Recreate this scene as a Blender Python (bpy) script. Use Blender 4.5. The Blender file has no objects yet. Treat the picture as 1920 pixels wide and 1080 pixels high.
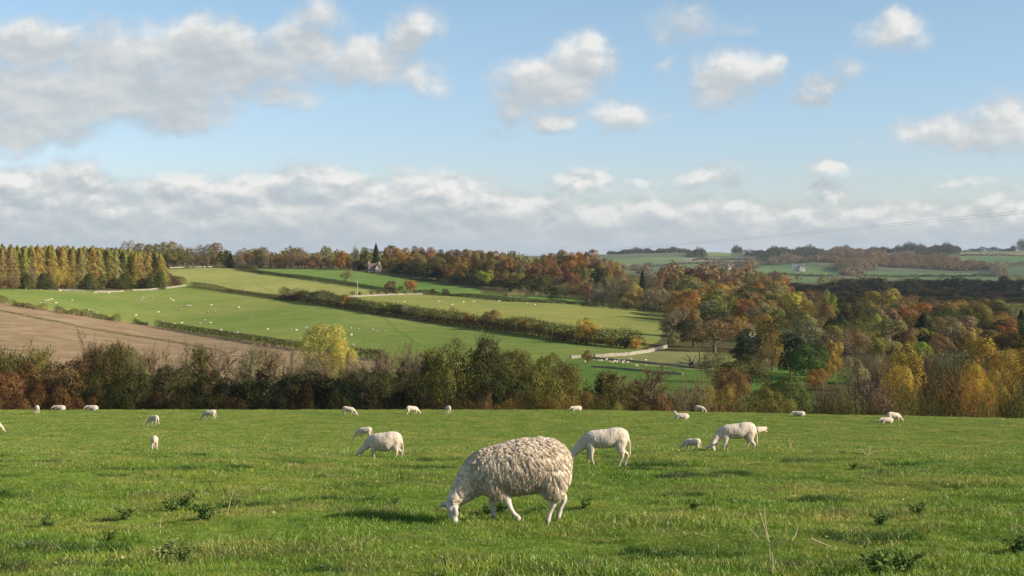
import bpy, bmesh, math, random
import numpy as np
from mathutils import Vector, Matrix, noise as mnoise

F = 2667.0            # focal length in pixels of the 1920 wide photograph
R = math.radians
scene = bpy.context.scene
COL = scene.collection
rng = np.random.default_rng(7)
random.seed(7)

# ------------------------------------------------------------------ helpers
def link(o, parent=None):
    COL.objects.link(o)
    if parent: o.parent = parent
    return o

def mesh_np(name, V, Fc, mat=None, smooth=False):
    V = np.asarray(V, dtype=np.float32); Fc = np.asarray(Fc, dtype=np.int32)
    me = bpy.data.meshes.new(name)
    k = Fc.shape[1]
    me.vertices.add(len(V)); me.vertices.foreach_set('co', V.ravel())
    me.loops.add(Fc.size); me.loops.foreach_set('vertex_index', Fc.ravel())
    me.polygons.add(len(Fc))
    me.polygons.foreach_set('loop_start', np.arange(0, Fc.size, k, dtype=np.int32))
    me.polygons.foreach_set('loop_total', np.full(len(Fc), k, dtype=np.int32))
    me.polygons.foreach_set('use_smooth', np.full(len(Fc), smooth, dtype=bool))
    me.update(calc_edges=True)
    if mat: me.materials.append(mat)
    return me

def tag(o, label=None, cat=None, group=None, kind=None):
    if label: o['label'] = label
    if cat: o['category'] = cat
    if group: o['group'] = group
    if kind: o['kind'] = kind
    return o

def obj(name, me, parent=None):
    return link(bpy.data.objects.new(name, me), parent)

def empty(name, loc=(0, 0, 0), rz=0):
    o = bpy.data.objects.new(name, None); link(o)
    o.location = loc; o.rotation_euler = (0, 0, rz); o.empty_display_size = 0.5
    return o

def addcol(me, name, arr):
    a = me.color_attributes.new(name, 'FLOAT_COLOR', 'POINT')
    a.data.foreach_set('color', np.asarray(arr, dtype=np.float32).ravel())

def sstep(a, b, x):
    t = np.clip((x - a) / (b - a), 0, 1)
    return t * t * (3 - 2 * t)

# ------------------------------------------------------------------ node helpers
def newmat(name):
    m = bpy.data.materials.new(name); m.use_nodes = True
    nt = m.node_tree; nt.nodes.clear()
    return m, nt
def N(nt, t, **kw):
    n = nt.nodes.new(t)
    for k, v in kw.items():
        if k.startswith('i_'):
            n.inputs[int(k[2:])].default_value = v
        else: setattr(n, k, v)
    return n
def L(nt, a, b): nt.links.new(a, b)
def math_(nt, op, a, b=None, c=None, clamp=False):
    n = nt.nodes.new('ShaderNodeMath'); n.operation = op; n.use_clamp = clamp
    for i, v in enumerate((a, b, c)):
        if v is None: continue
        if isinstance(v, (int, float)): n.inputs[i].default_value = v
        else: nt.links.new(v, n.inputs[i])
    return n.outputs[0]
def ramp(nt, fac, stops, interp='LINEAR'):
    n = nt.nodes.new('ShaderNodeValToRGB'); cr = n.color_ramp; cr.interpolation = interp
    while len(cr.elements) < len(stops): cr.elements.new(0.5)
    for e, (p, c) in zip(cr.elements, stops):
        e.position = p; e.color = (*c, 1) if len(c) == 3 else c
    nt.links.new(fac, n.inputs[0]); return n.outputs[0]
def noise_(nt, vec, scale, detail=3, rough=0.55, dist=0.0):
    n = nt.nodes.new('ShaderNodeTexNoise'); n.inputs['Scale'].default_value = scale
    n.inputs['Detail'].default_value = detail; n.inputs['Roughness'].default_value = rough
    n.inputs['Distortion'].default_value = dist
    if vec is not None: nt.links.new(vec, n.inputs['Vector'])
    return n.outputs[0]
def mixc(nt, fac, a, b, mode='MIX'):
    n = nt.nodes.new('ShaderNodeMix'); n.data_type = 'RGBA'; n.blend_type = mode
    for s, v in ((n.inputs[0], fac), (n.inputs[6], a), (n.inputs[7], b)):
        if isinstance(v, (int, float)): s.default_value = v
        elif isinstance(v, tuple): s.default_value = (*v, 1) if len(v) == 3 else v
        else: nt.links.new(v, s)
    return n.outputs[2]

# ------------------------------------------------------------------ terrain
def pchip(xs, ys):
    xs = np.array(xs, float); ys = np.array(ys, float)
    h = np.diff(xs); d = np.diff(ys) / h
    m = np.zeros_like(ys)
    for i in range(1, len(xs) - 1):
        if d[i-1] * d[i] > 0:
            w1 = 2*h[i] + h[i-1]; w2 = h[i] + 2*h[i-1]
            m[i] = (w1 + w2) / (w1 / d[i-1] + w2 / d[i])
    m[0] = d[0]; m[-1] = d[-1]
    def f(x):
        x = np.asarray(x, float)
        i = np.clip(np.searchsorted(xs, x) - 1, 0, len(xs) - 2)
        t = (x - xs[i]) / h[i]
        r = ((1+2*t)*(1-t)**2*ys[i] + t*(1-t)**2*h[i]*m[i] + t*t*(3-2*t)*ys[i+1] + t*t*(t-1)*h[i]*m[i+1])
        r = np.where(x < xs[0], ys[0] + (x - xs[0]) * m[0], r)
        return np.where(x > xs[-1], ys[-1], r)
    return f

near_p = pchip([0, 4, 10, 13, 20, 26, 31, 40, 52, 66, 80, 95, 104, 109, 118, 135, 155, 175, 260, 400],
               [-1.45, -1.78, -2.30, -2.56, -3.22, -3.84, -4.45, -5.82, -7.42, -9.05, -10.35, -11.42, -11.98, -12.32, -13.35, -17.5, -24.0, -28.6, -30.2, -31])
def P(Y, py): return -(py - 470) / F * Y
cols = {
 -300: [(175,-28.8),(230,-30.2),(330,-31),(450,P(450,632)),(560,P(560,560)),(640,P(640,545)),(720,P(720,536)),(900,P(900,512)),(1200,P(1200,495)),(1700,P(1700,494)),(2500,-24),(4200,-14),(5500,-40),(9000,-60)],
 0:    [(175,-28.8),(230,-30.3),(330,-31),(450,P(450,640)),(560,P(560,570)),(640,P(640,550)),(720,P(720,540)),(900,P(900,518)),(1200,P(1200,499)),(1700,P(1700,494)),(2500,-24),(4200,-14),(5500,-40),(9000,-60)],
 320:  [(175,-28.8),(230,-30.4),(330,-31.5),(450,P(450,660)),(560,P(560,617)),(640,P(640,590)),(720,P(720,562)),(800,P(800,540)),(900,P(900,521)),(1050,P(1050,502)),(1300,P(1300,495)),(1700,P(1700,494)),(2500,-24),(4200,-14),(5500,-40),(9000,-60)],
 640:  [(175,-28.8),(230,-30.2),(330,-31),(420,P(420,668)),(520,P(520,618)),(640,P(640,573)),(730,P(730,558)),(850,P(850,533)),(950,P(950,514)),(1020,P(1020,506)),(1200,P(1200,497)),(1700,P(1700,494)),(2500,-24),(4200,-14),(5500,-40),(9000,-60)],
 960:  [(175,-28.8),(230,-29.5),(330,-29.6),(420,P(420,655)),(500,P(500,622)),(620,P(620,585)),(730,P(730,562)),(800,P(800,549)),(900,P(900,530)),(1100,P(1100,504)),(1300,P(1300,498)),(1700,P(1700,498)),(2500,-30),(3500,-30),(4200,-16),(5500,-40),(9000,-60)],
 1280: [(175,-28.6),(230,-29.2),(300,P(300,725)),(345,P(345,692)),(400,P(400,668)),(480,P(480,645)),(600,P(600,612)),(750,P(750,580)),(900,P(900,558)),(1100,P(1100,540)),(1500,P(1500,524)),(2000,P(2000,520)),(2500,P(2500,510)),(3000,P(3000,500)),(3600,P(3600,485)),(4200,P(4200,474.5)),(5500,-40),(9000,-60)],
 1600: [(175,-28.6),(250,-29.3),(350,P(350,702)),(450,P(450,665)),(600,P(600,628)),(800,P(800,592)),(1100,P(1100,562)),(1500,P(1500,545)),(2000,P(2000,530)),(2500,P(2500,516)),(3000,P(3000,501)),(3600,P(3600,485)),(4200,P(4200,475)),(5500,-40),(9000,-60)],
 1920: [(175,-28.6),(250,-29.5),(350,P(350,702)),(450,P(450,665)),(600,P(600,628)),(800,P(800,592)),(1100,P(1100,562)),(1500,P(1500,545)),(2000,P(2000,530)),(2500,P(2500,516)),(3000,P(3000,501)),(3600,P(3600,482)),(4200,P(4200,470.5)),(5500,-30),(9000,-60)],
 2300: [(175,-28.6),(250,-29.5),(350,P(350,702)),(450,P(450,665)),(600,P(600,628)),(800,P(800,592)),(1100,P(1100,562)),(1500,P(1500,545)),(2000,P(2000,530)),(2500,P(2500,516)),(3000,P(3000,501)),(3600,P(3600,482)),(4200,P(4200,470)),(5500,-30),(9000,-60)],
}
cu = np.array([(k - 960) / F for k in sorted(cols)])
TY = np.concatenate([np.arange(100, 1300, 5.0), np.arange(1300, 9600, 50.0)])
TU = np.linspace(cu[0], cu[-1], 261)
base = np.array([pchip(*zip(*cols[k]))(TY) for k in sorted(cols)])
TZ = np.empty((len(TU), len(TY)))
for j in range(len(TY)):
    TZ[:, j] = pchip(cu, base[:, j])(TU)
def far_z(u, Y):
    u = np.clip(u, TU[0], TU[-1] - 1e-6); Y = np.clip(Y, TY[0], TY[-1] - 1)
    fu = (u - TU[0]) / (TU[1] - TU[0]); iu = np.clip(fu.astype(int), 0, len(TU) - 2); a = fu - iu
    iy = np.clip(np.searchsorted(TY, Y, side='right') - 1, 0, len(TY) - 2)
    b = (Y - TY[iy]) / (TY[iy+1] - TY[iy])
    und = sstep(2000, 2900, Y)*(1-sstep(3950, 4150, Y))*(7*np.sin(u*38+Y*.004)*np.sin(Y*.0062+u*9)+3*np.sin(u*90+1)*np.sin(Y*.013))
    return und + ((1-a)*(1-b)*TZ[iu, iy] + a*(1-b)*TZ[iu+1, iy] + (1-a)*b*TZ[iu, iy+1] + a*b*TZ[iu+1, iy+1])
def zt(x, y):
    x = np.asarray(x, float); y = np.asarray(y, float)
    n = near_p(np.maximum(y, 0)) - 0.05 * np.minimum(np.abs(np.minimum(y, 0)), 400) * 0.0
    xr = np.maximum(x - 4, 0)
    n = n - 0.021 * xr * xr / (xr + 4) * sstep(10, 90, y)
    bump = (0.03*np.sin(x*1.9+1.3*np.sin(y*0.7))*np.sin(y*1.35+0.8) + 0.02*np.sin(x*3.7+y*1.1)*np.sin(y*2.9-x*0.6)
            + .018*np.sin(x*7.9+2*np.sin(y*3.1))*np.sin(y*6.3+1.5*np.sin(x*2.3)) + 0.06*np.sin(x*0.31+0.5)*np.sin(y*0.23+x*0.1)) * (1 - sstep(60, 130, np.abs(y)))
    n = n + bump
    Y = np.maximum(y, 1.0)
    f = far_z(x / Y, Y)
    t = sstep(150, 200, y)
    return n * (1 - t) + f * t
def z1(x, y): return float(zt(np.array([x]), np.array([y]))[0])
def at(px, Y):
    x = (px - 960) / F * Y
    return Vector((x, Y, z1(x, Y)))
def Y_of(px, py, Y0, Y1):
    """the depth at which the hillside column shows this height, between two depths"""
    Ys = np.linspace(Y0, Y1, 800); xs = (px - 960) / F * Ys
    pp = 470 - F * zt(xs, Ys) / Ys
    return float(Ys[np.argmin(np.abs(pp - py))])
def on(px, py, Y0=300, Y1=1300): return at(px, Y_of(px, py, Y0, Y1))

# ------------------------------------------------------------------ camera, sun, sky
cam = bpy.data.cameras.new('camera'); co = link(bpy.data.objects.new('camera', cam))
co.location = (0, 0, 0); co.rotation_euler = (R(90), 0, 0)
cam.sensor_width = 36; cam.lens = 36 * F / 1920; cam.shift_y = -(540 - 470) / 1920
cam.clip_start = 0.1; cam.clip_end = 20000
scene.camera = co
SUN_EL, SUN_AZ = R(24), R(106)        # azimuth from +Y clockwise towards +X
sd = Vector((math.sin(SUN_AZ)*math.cos(SUN_EL), math.cos(SUN_AZ)*math.cos(SUN_EL), math.sin(SUN_EL)))
sun = bpy.data.lights.new('sun', 'SUN'); so = link(bpy.data.objects.new('sun', sun))
sun.energy = 5.0; sun.angle = R(0.5); sun.color = (1.0, 0.91, 0.78)
so.rotation_euler = sd.to_track_quat('Z', 'Y').to_euler(); so.location = (60, 0, 60)

def build_world():
    w = bpy.data.worlds.new('World'); scene.world = w; w.use_nodes = True
    nt = w.node_tree; nt.nodes.clear()
    out = N(nt, 'ShaderNodeOutputWorld')
    sky = N(nt, 'ShaderNodeTexSky'); sky.sky_type = 'NISHITA'; sky.sun_disc = False
    sky.sun_elevation = SUN_EL; sky.sun_rotation = SUN_AZ; sky.altitude = 100
    sky.air_density = 1.0; sky.dust_density = 0.5; sky.ozone_density = 1.2
    bg = N(nt, 'ShaderNodeBackground'); bg.inputs[1].default_value = 0.105
    tc0 = N(nt, 'ShaderNodeTexCoord'); s0 = N(nt, 'ShaderNodeSeparateXYZ'); L(nt, tc0.outputs['Generated'], s0.inputs[0])
    L(nt, mixc(nt, 1.0, sky.outputs[0], ramp(nt, s0.outputs[2], [(0, (.80, .86, 1.16)), (.07, (.82, .89, 1.12)), (.16, (.90, .97, 1.05)), (.4, (.95, .98, 1.02))]), 'MULTIPLY'), bg.inputs[0])
    # density group
    g = bpy.data.node_groups.new('cloud_density', 'ShaderNodeTree')
    g.interface.new_socket('P', in_out='INPUT', socket_type='NodeSocketVector')
    g.interface.new_socket('D', in_out='OUTPUT', socket_type='NodeSocketFloat')
    gi = g.nodes.new('NodeGroupInput'); go = g.nodes.new('NodeGroupOutput')
    Pv = gi.outputs[0]
    # domain warp
    wn = g.nodes.new('ShaderNodeTexNoise'); wn.inputs['Scale'].default_value = 1.3; wn.inputs['Detail'].default_value = 5
    wn.inputs['Roughness'].default_value = 0.6
    L(g, Pv, wn.inputs['Vector'])
    vs = N(g, 'ShaderNodeVectorMath', operation='SUBTRACT'); L(g, wn.outputs['Color'], vs.inputs[0]); vs.inputs[1].default_value = (.5, .5, .5)
    vm = N(g, 'ShaderNodeVectorMath', operation='MULTIPLY_ADD'); L(g, vs.outputs[0], vm.inputs[0])
    vm.inputs[1].default_value = (1.2, .8, 0); L(g, Pv, vm.inputs[2])
    Q = vm.outputs[0]
    blobs = [(60,85,115,55,1),(230,115,150,75,1),(385,85,110,62,1),(80,180,190,75,1),(270,175,190,62,1),(440,130,130,62,1),(50,245,120,42,.9),
      (575,95,90,62,1),(600,35,75,45,.7),(690,120,120,55,1),(775,65,58,55,1),(785,140,60,42,.9),(520,180,90,30,.8),(330,220,110,35,.8),(545,187,32,16,.6),
      (1090,115,72,62,1),(1030,155,100,52,1),(965,200,60,40,.8),(1040,225,62,27,.95),(1165,222,66,34,.9),(1105,85,42,36,1),
      (1385,130,72,48,1),(1350,170,58,42,.95),(1430,130,45,38,.9),(1300,45,110,38,.5),(1380,50,70,28,.5),(1245,125,35,30,.55),(1245,65,50,28,.45),(1300,15,50,22,.5),
      (1590,130,42,30,.7),(1550,165,48,26,.8),(1525,190,42,20,.7),(1675,58,72,42,1),(1660,75,40,24,.7),
      (1895,225,80,55,1),(1800,250,110,38,1),(1715,250,60,28,.85),(1625,268,32,16,.5),(1905,205,45,35,1),(1960,260,100,45,1),
      (1565,314,52,18,.9),(1095,345,66,30,.9),(1335,332,70,26,.75),(1210,340,36,13,.6),(1560,358,40,20,.8),(1790,345,70,16,.55),(1240,220,40,10,.4),
      (950,250,50,14,.4),(2150,120,160,70,1),(2300,330,200,60,.8),(-260,120,220,110,1),(-500,60,200,120,1)]
    acc = None
    for (cx, cy, rx, ry, wt) in blobs:
        if cx < 520 and cy < 260: wt *= 1.22; rx *= 1.08
        a = N(g, 'ShaderNodeVectorMath', operation='MULTIPLY_ADD'); L(g, Q, a.inputs[0])
        a.inputs[1].default_value = (100/rx, 100/ry, 0); a.inputs[2].default_value = (-cx/rx, -cy/ry, 0)
        b = N(g, 'ShaderNodeVectorMath', operation='LENGTH'); L(g, a.outputs[0], b.inputs[0])
        d = math_(g, 'MULTIPLY_ADD', b.outputs[1], -wt * .95, wt * 1.28)
        acc = d if acc is None else math_(g, 'SMOOTH_MAX', acc, d, 0.18)
    sx = N(g, 'ShaderNodeSeparateXYZ'); L(g, Q, sx.inputs[0])
    fc = N(g, 'ShaderNodeFloatCurve'); cv = fc.mapping.curves[0]
    tops = [(-400,300),(0,288),(90,290),(150,285),(190,312),(300,305),(420,312),(480,300),(560,285),(640,290),(700,305),(800,300),(900,325),(960,340),(1040,358),(1150,362),(1240,352),(1400,354),(1520,358),(1650,368),(1720,358),(1850,350),(1920,335),(2400,330)]
    pts = [((p + 500) / 3000, t / 500) for p, t in tops]
    while len(cv.points) < len(pts): cv.points.new(0.5, 0.5)
    for c_, (a_, b_) in zip(cv.points, pts): c_.location = (a_, b_)
    fc.mapping.update()
    L(g, math_(g, 'MULTIPLY_ADD', sx.outputs[0], 100/3000, 500/3000), fc.inputs['Value'])
    band = math_(g, 'MULTIPLY', math_(g, 'SUBTRACT', math_(g, 'MULTIPLY', sx.outputs[1], 100/500), fc.outputs[0]), 11.0)
    band = math_(g, 'MINIMUM', band, 0.95)
    acc = math_(g, 'MAXIMUM', acc, band)
    n1 = noise_(g, Pv, .95, 7, .52)
    n1s = math_(g, 'MULTIPLY_ADD', n1, 1.3, -0.65)
    dens = math_(g, 'ADD', acc, n1s)
    mp = N(g, 'ShaderNodeMapRange', interpolation_type='SMOOTHSTEP'); L(g, dens, mp.inputs[0])
    mp.inputs[1].default_value = 0.04; mp.inputs[2].default_value = 1.0
    L(g, mp.outputs[0], go.inputs[0])
    # direction -> cloud plane coordinates
    tc = N(nt, 'ShaderNodeTexCoord'); s = N(nt, 'ShaderNodeSeparateXYZ'); L(nt, tc.outputs['Generated'], s.inputs[0])
    yy = math_(nt, 'MAXIMUM', math_(nt, 'ABSOLUTE', s.outputs[1]), 0.12)
    px = math_(nt, 'MULTIPLY_ADD', math_(nt, 'DIVIDE', s.outputs[0], yy), F/100, 9.6)
    py = math_(nt, 'MULTIPLY_ADD', math_(nt, 'DIVIDE', s.outputs[2], yy), -F/100, 4.7)
    c = N(nt, 'ShaderNodeCombineXYZ'); L(nt, px, c.inputs[0]); L(nt, py, c.inputs[1])
    def dens_at(off):
        v = N(nt, 'ShaderNodeVectorMath', operation='ADD'); L(nt, c.outputs[0], v.inputs[0]); v.inputs[1].default_value = off
        q = N(nt, 'ShaderNodeGroup'); q.node_tree = g; L(nt, v.outputs[0], q.inputs[0]); return q.outputs[0]
    D = dens_at((0, 0, 0)); D2 = dens_at((.16, -.30, 0))
    # relief of the billows
    sc = N(nt, 'ShaderNodeVectorMath', operation='MULTIPLY'); L(nt, c.outputs[0], sc.inputs[0]); sc.inputs[1].default_value = (1, 1.7, 1)
    so_ = N(nt, 'ShaderNodeVectorMath', operation='ADD'); L(nt, sc.outputs[0], so_.inputs[0]); so_.inputs[1].default_value = (.10, -.22, 0)
    r1 = noise_(nt, sc.outputs[0], .8, 4, .5); r2 = noise_(nt, so_.outputs[0], .8, 4, .5)
    relief = math_(nt, 'MULTIPLY', math_(nt, 'SUBTRACT', r1, r2), 1.5)
    lit = math_(nt, 'ADD', math_(nt, 'ADD', math_(nt, 'MULTIPLY', math_(nt, 'SUBTRACT', D, D2), .55), relief), 0.44)
    big = noise_(nt, c.outputs[0], .5, 2)
    lit = math_(nt, 'ADD', lit, math_(nt, 'MULTIPLY_ADD', big, 1.0, -0.5), clamp=True)
    # nearer the horizon the bank is greyer and flatter
    hz = N(nt, 'ShaderNodeMapRange', interpolation_type='SMOOTHSTEP'); L(nt, py, hz.inputs[0]); hz.inputs[1].default_value = 3.7; hz.inputs[2].default_value = 4.7
    s3 = N(nt, 'ShaderNodeVectorMath', operation='MULTIPLY'); L(nt, c.outputs[0], s3.inputs[0]); s3.inputs[1].default_value = (1, 1.7, 1)
    s4 = N(nt, 'ShaderNodeVectorMath', operation='ADD'); L(nt, s3.outputs[0], s4.inputs[0]); s4.inputs[1].default_value = (.07, -.26, 0)
    r3 = noise_(nt, s3.outputs[0], 1.35, 5, .52, .15); r4 = noise_(nt, s4.outputs[0], 1.35, 5, .52, .15)
    bk = N(nt, 'ShaderNodeMapRange', interpolation_type='SMOOTHSTEP'); L(nt, py, bk.inputs[0]); bk.inputs[1].default_value = 2.7; bk.inputs[2].default_value = 3.4
    fade = math_(nt, 'MULTIPLY_ADD', hz.outputs[0], -.5, 1.0)
    lit = math_(nt, 'ADD', lit, math_(nt, 'MULTIPLY', math_(nt, 'MULTIPLY', math_(nt, 'SUBTRACT', r3, r4), 2.2), math_(nt, 'MULTIPLY', bk.outputs[0], fade)), clamp=True)
    lit = math_(nt, 'MULTIPLY', lit, math_(nt, 'MULTIPLY_ADD', hz.outputs[0], -.25, 1.0))
    cc = ramp(nt, lit, [(0.0, (.52, .59, .65)), (.35, (.625, .675, .71)), (.65, (.765, .785, .785)), (1.0, (1.0, .99, .96))])
    hcol = mixc(nt, hz.outputs[0], cc, (.52, .61, .685)); 
    hcol = mixc(nt, 0.4, cc, hcol)
    bg2 = N(nt, 'ShaderNodeBackground'); L(nt, hcol, bg2.inputs[0]); bg2.inputs[1].default_value = 0.62
    mx = N(nt, 'ShaderNodeMixShader'); L(nt, math_(nt, 'MULTIPLY', D, .95), mx.inputs[0]); L(nt, bg.outputs[0], mx.inputs[1]); L(nt, bg2.outputs[0], mx.inputs[2])
    L(nt, mx.outputs[0], out.inputs[0])
build_world()

# haze: one closed box of air
hm, nt = newmat('air')
v = N(nt, 'ShaderNodeVolumePrincipled'); v.inputs['Density'].default_value = 0.000038
v.inputs['Color'].default_value = (.78, .87, 1.0, 1); v.inputs['Anisotropy'].default_value = 0.2
L(nt, v.outputs[0], N(nt, 'ShaderNodeOutputMaterial').inputs['Volume'])
bm = bmesh.new(); bmesh.ops.create_cube(bm, size=1)
for q in bm.verts: q.co = Vector((q.co.x * 19600, q.co.y * 19600, -66 if q.co.z < 0 else 40))
me = bpy.data.meshes.new('haze'); bm.to_mesh(me); bm.free(); me.materials.append(hm)
tag(obj('haze', me), 'thin blue air over the valley', kind='stuff')

# ------------------------------------------------------------------ ground
def ground_material(name, kind):
    m, nt = newmat(name)
    geo = N(nt, 'ShaderNodeNewGeometry'); at_ = N(nt, 'ShaderNodeVertexColor'); at_.layer_name = 'col'
    pos = geo.outputs['Position']
    c = at_.outputs[0]
    n1 = noise_(nt, pos, .012, 4, .6); n2 = noise_(nt, pos, .11, 4, .6); n3 = noise_(nt, pos, 1.6, 3, .6)
    if kind == 'field':
        c = mixc(nt, 1.0, c, ramp(nt, n1, [(.3, (.80, .90, .80)), (.7, (1.24, 1.08, 1.12))]), 'MULTIPLY')
        c = mixc(nt, 1.0, c, ramp(nt, n2, [(.3, (.82, .88, .82)), (.7, (1.16, 1.1, 1.12))]), 'MULTIPLY')
        c = mixc(nt, 1.0, c, ramp(nt, n3, [(.3, (.9, .9, .9)), (.7, (1.1, 1.1, 1.1))]), 'MULTIPLY')
    elif kind == 'stubble':
        mp = N(nt, 'ShaderNodeMapping'); L(nt, pos, mp.inputs[0]); mp.inputs['Rotation'].default_value = (0, 0, R(28)); mp.inputs['Scale'].default_value = (.25, 2.2, 1)
        n4 = noise_(nt, mp.outputs[0], .25, 4, .65)
        c = mixc(nt, 1.0, c, ramp(nt, n4, [(.32, (.72, .66, .62)), (.5, (1, 1, 1)), (.7, (1.25, 1.25, 1.2))]), 'MULTIPLY')
        c = mixc(nt, 1.0, c, ramp(nt, n2, [(.3, (.82, .78, .76)), (.7, (1.12, 1.12, 1.12))]), 'MULTIPLY')
    else:
        n0 = noise_(nt, pos, .35, 5, .65); n5 = noise_(nt, pos, 9, 3, .6)
        mpz = N(nt, 'ShaderNodeMapping'); L(nt, pos, mpz.inputs[0]); mpz.inputs['Scale'].default_value = (1, .35, 1)
        nz = noise_(nt, mpz.outputs[0], 1.4, 5, .7)
        c = mixc(nt, 1.0, c, ramp(nt, n0, [(.3, (.62, .8, .6)), (.5, (1, 1, 1)), (.72, (1.45, 1.2, 1.2))]), 'MULTIPLY')
        c = mixc(nt, 1.0, c, ramp(nt, nz, [(.3, (.5, .55, .5)), (.48, (1, 1, 1)), (.7, (1.25, 1.2, 1.2))]), 'MULTIPLY')
        c = mixc(nt, 1.0, c, ramp(nt, n5, [(.3, (.6, .62, .6)), (.6, (1.15, 1.1, 1.1))]), 'MULTIPLY')
    bs = N(nt, 'ShaderNodeBsdfDiffuse'); L(nt, c, bs.inputs[0]); bs.inputs[1].default_value = .8
    if kind != 'near':
        bp = N(nt, 'ShaderNodeBump'); bp.inputs['Strength'].default_value = .6; bp.inputs['Distance'].default_value = .5
        L(nt, n3, bp.inputs['Height']); L(nt, bp.outputs[0], bs.inputs['Normal'])
    L(nt, bs.outputs[0], N(nt, 'ShaderNodeOutputMaterial').inputs[0])
    return m

def inpoly(px, py, poly):
    inside = np.zeros(px.shape, bool); n = len(poly)
    for i in range(n):
        x1, y1 = poly[i]; x2, y2 = poly[(i+1) % n]
        cond = ((y1 > py) != (y2 > py))
        xi = (x2 - x1) * (py - y1) / ((y2 - y1) if y2 != y1 else 1e-9) + x1
        inside ^= cond & (px < xi)
    return inside

BROWN_TOP = [(-60,560),(0,567),(100,582),(230,603),(300,613),(400,630),(500,644),(580,657),(660,668),(720,676)]
THICK = [(530,558),(600,569),(680,582),(760,594),(850,607),(940,620),(1030,634),(1110,646),(1200,655)]
UPPER = [(742,548),(800,551),(870,556),(960,565),(1060,569),(1120,574),(1180,578),(1240,585)]
FIELDS = [ # name, polygon, (Y0,Y1), colour
 ('stubble_field', BROWN_TOP + [(760,710),(760,800),(-400,800),(-400,540)], (300, 640), (.25,.182,.105), 'brown stubble field'),
 ('field', [(-400,530),(0,540),(110,544),(205,546),(345,536),(440,549)] + THICK + [(1245,654),(1160,668),(1075,674),(1000,700),(700,720),(720,676)] + BROWN_TOP[::-1][1:] + [(-400,545)], (330, 830), (.165,.203,.053), None),
 ('field', [(400,540),(530,556)] + THICK[1:] + [(1235,640),(1250,600)] + UPPER[::-1] + [(700,553),(620,560)], (380, 900), (.222,.236,.066), None),
 ('field', [(312,505),(420,501),(455,508),(560,521),(650,534),(745,547),(640,558),(560,561),(345,535)], (640, 1090), (.228,.242,.074), None),
 ('field', [(455,505),(640,504),(700,514),(800,529),(900,542),(985,551),(965,563),(880,556),(745,547),(650,533),(560,520)], (640, 1090), (.130,.200,.052), None),
 ('field', [(950,558),(1000,550),(1060,555),(1110,565),(1190,578),(1120,574),(1060,569),(960,565)], (600, 900), (.11,.185,.05), None),
 ('field', [(1100,674),(1245,657),(1420,664),(1420,700),(1300,695)], (300, 520), (.22,.22,.085), None),
 ('field', [(1060,674),(1100,674),(1300,694),(1430,702),(1440,760),(1100,760),(1050,700)], (240, 420), (.105,.172,.038), None),
 ('field', [(1440,690),(1560,680),(1620,700),(1600,720),(1450,720)], (240, 420), (.10,.17,.035), None),
 ('field', [(1790,632),(1850,628),(1850,642),(1790,644)], (450, 800), (.10,.18,.04), None),
 ('field', [(1880,570),(1960,570),(1960,592),(1885,590)], (750, 1200), (.15,.20,.07), None),
]
FAR = [ # far hill fields: polygon, colour
 ([(1140,486),(1240,482),(1330,484),(1330,492),(1200,497),(1150,500)], (.16,.21,.09)),
 ([(1210,500),(1330,494),(1340,502),(1240,510)], (.14,.20,.10)),
 ([(1330,504),(1395,500),(1410,512),(1340,516)], (.15,.22,.09)),
 ([(1400,508),(1440,498),(1480,495),(1560,504),(1580,514),(1500,518),(1420,518)], (.15,.22,.09)),
 ([(1400,520),(1540,518),(1540,528),(1410,528)], (.15,.21,.10)),
 ([(1320,471),(1372,471),(1372,480),(1330,480)], (.20,.24,.08)),
 ([(1620,508),(1760,512),(1870,515),(1870,526),(1700,526),(1620,520)], (.16,.22,.09)),
 ([(1800,473),(1960,471),(1960,479),(1800,479)], (.26,.24,.13)),
 ([(1796,481),(1960,478),(1960,489),(1870,493),(1800,488)], (.16,.23,.095)),
 ([(1890,502),(1960,500),(1960,512),(1890,512)], (.13,.20,.09)),
 ([(1280,484),(1420,482),(1420,488),(1280,491)], (.24,.21,.15)),
]
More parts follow.
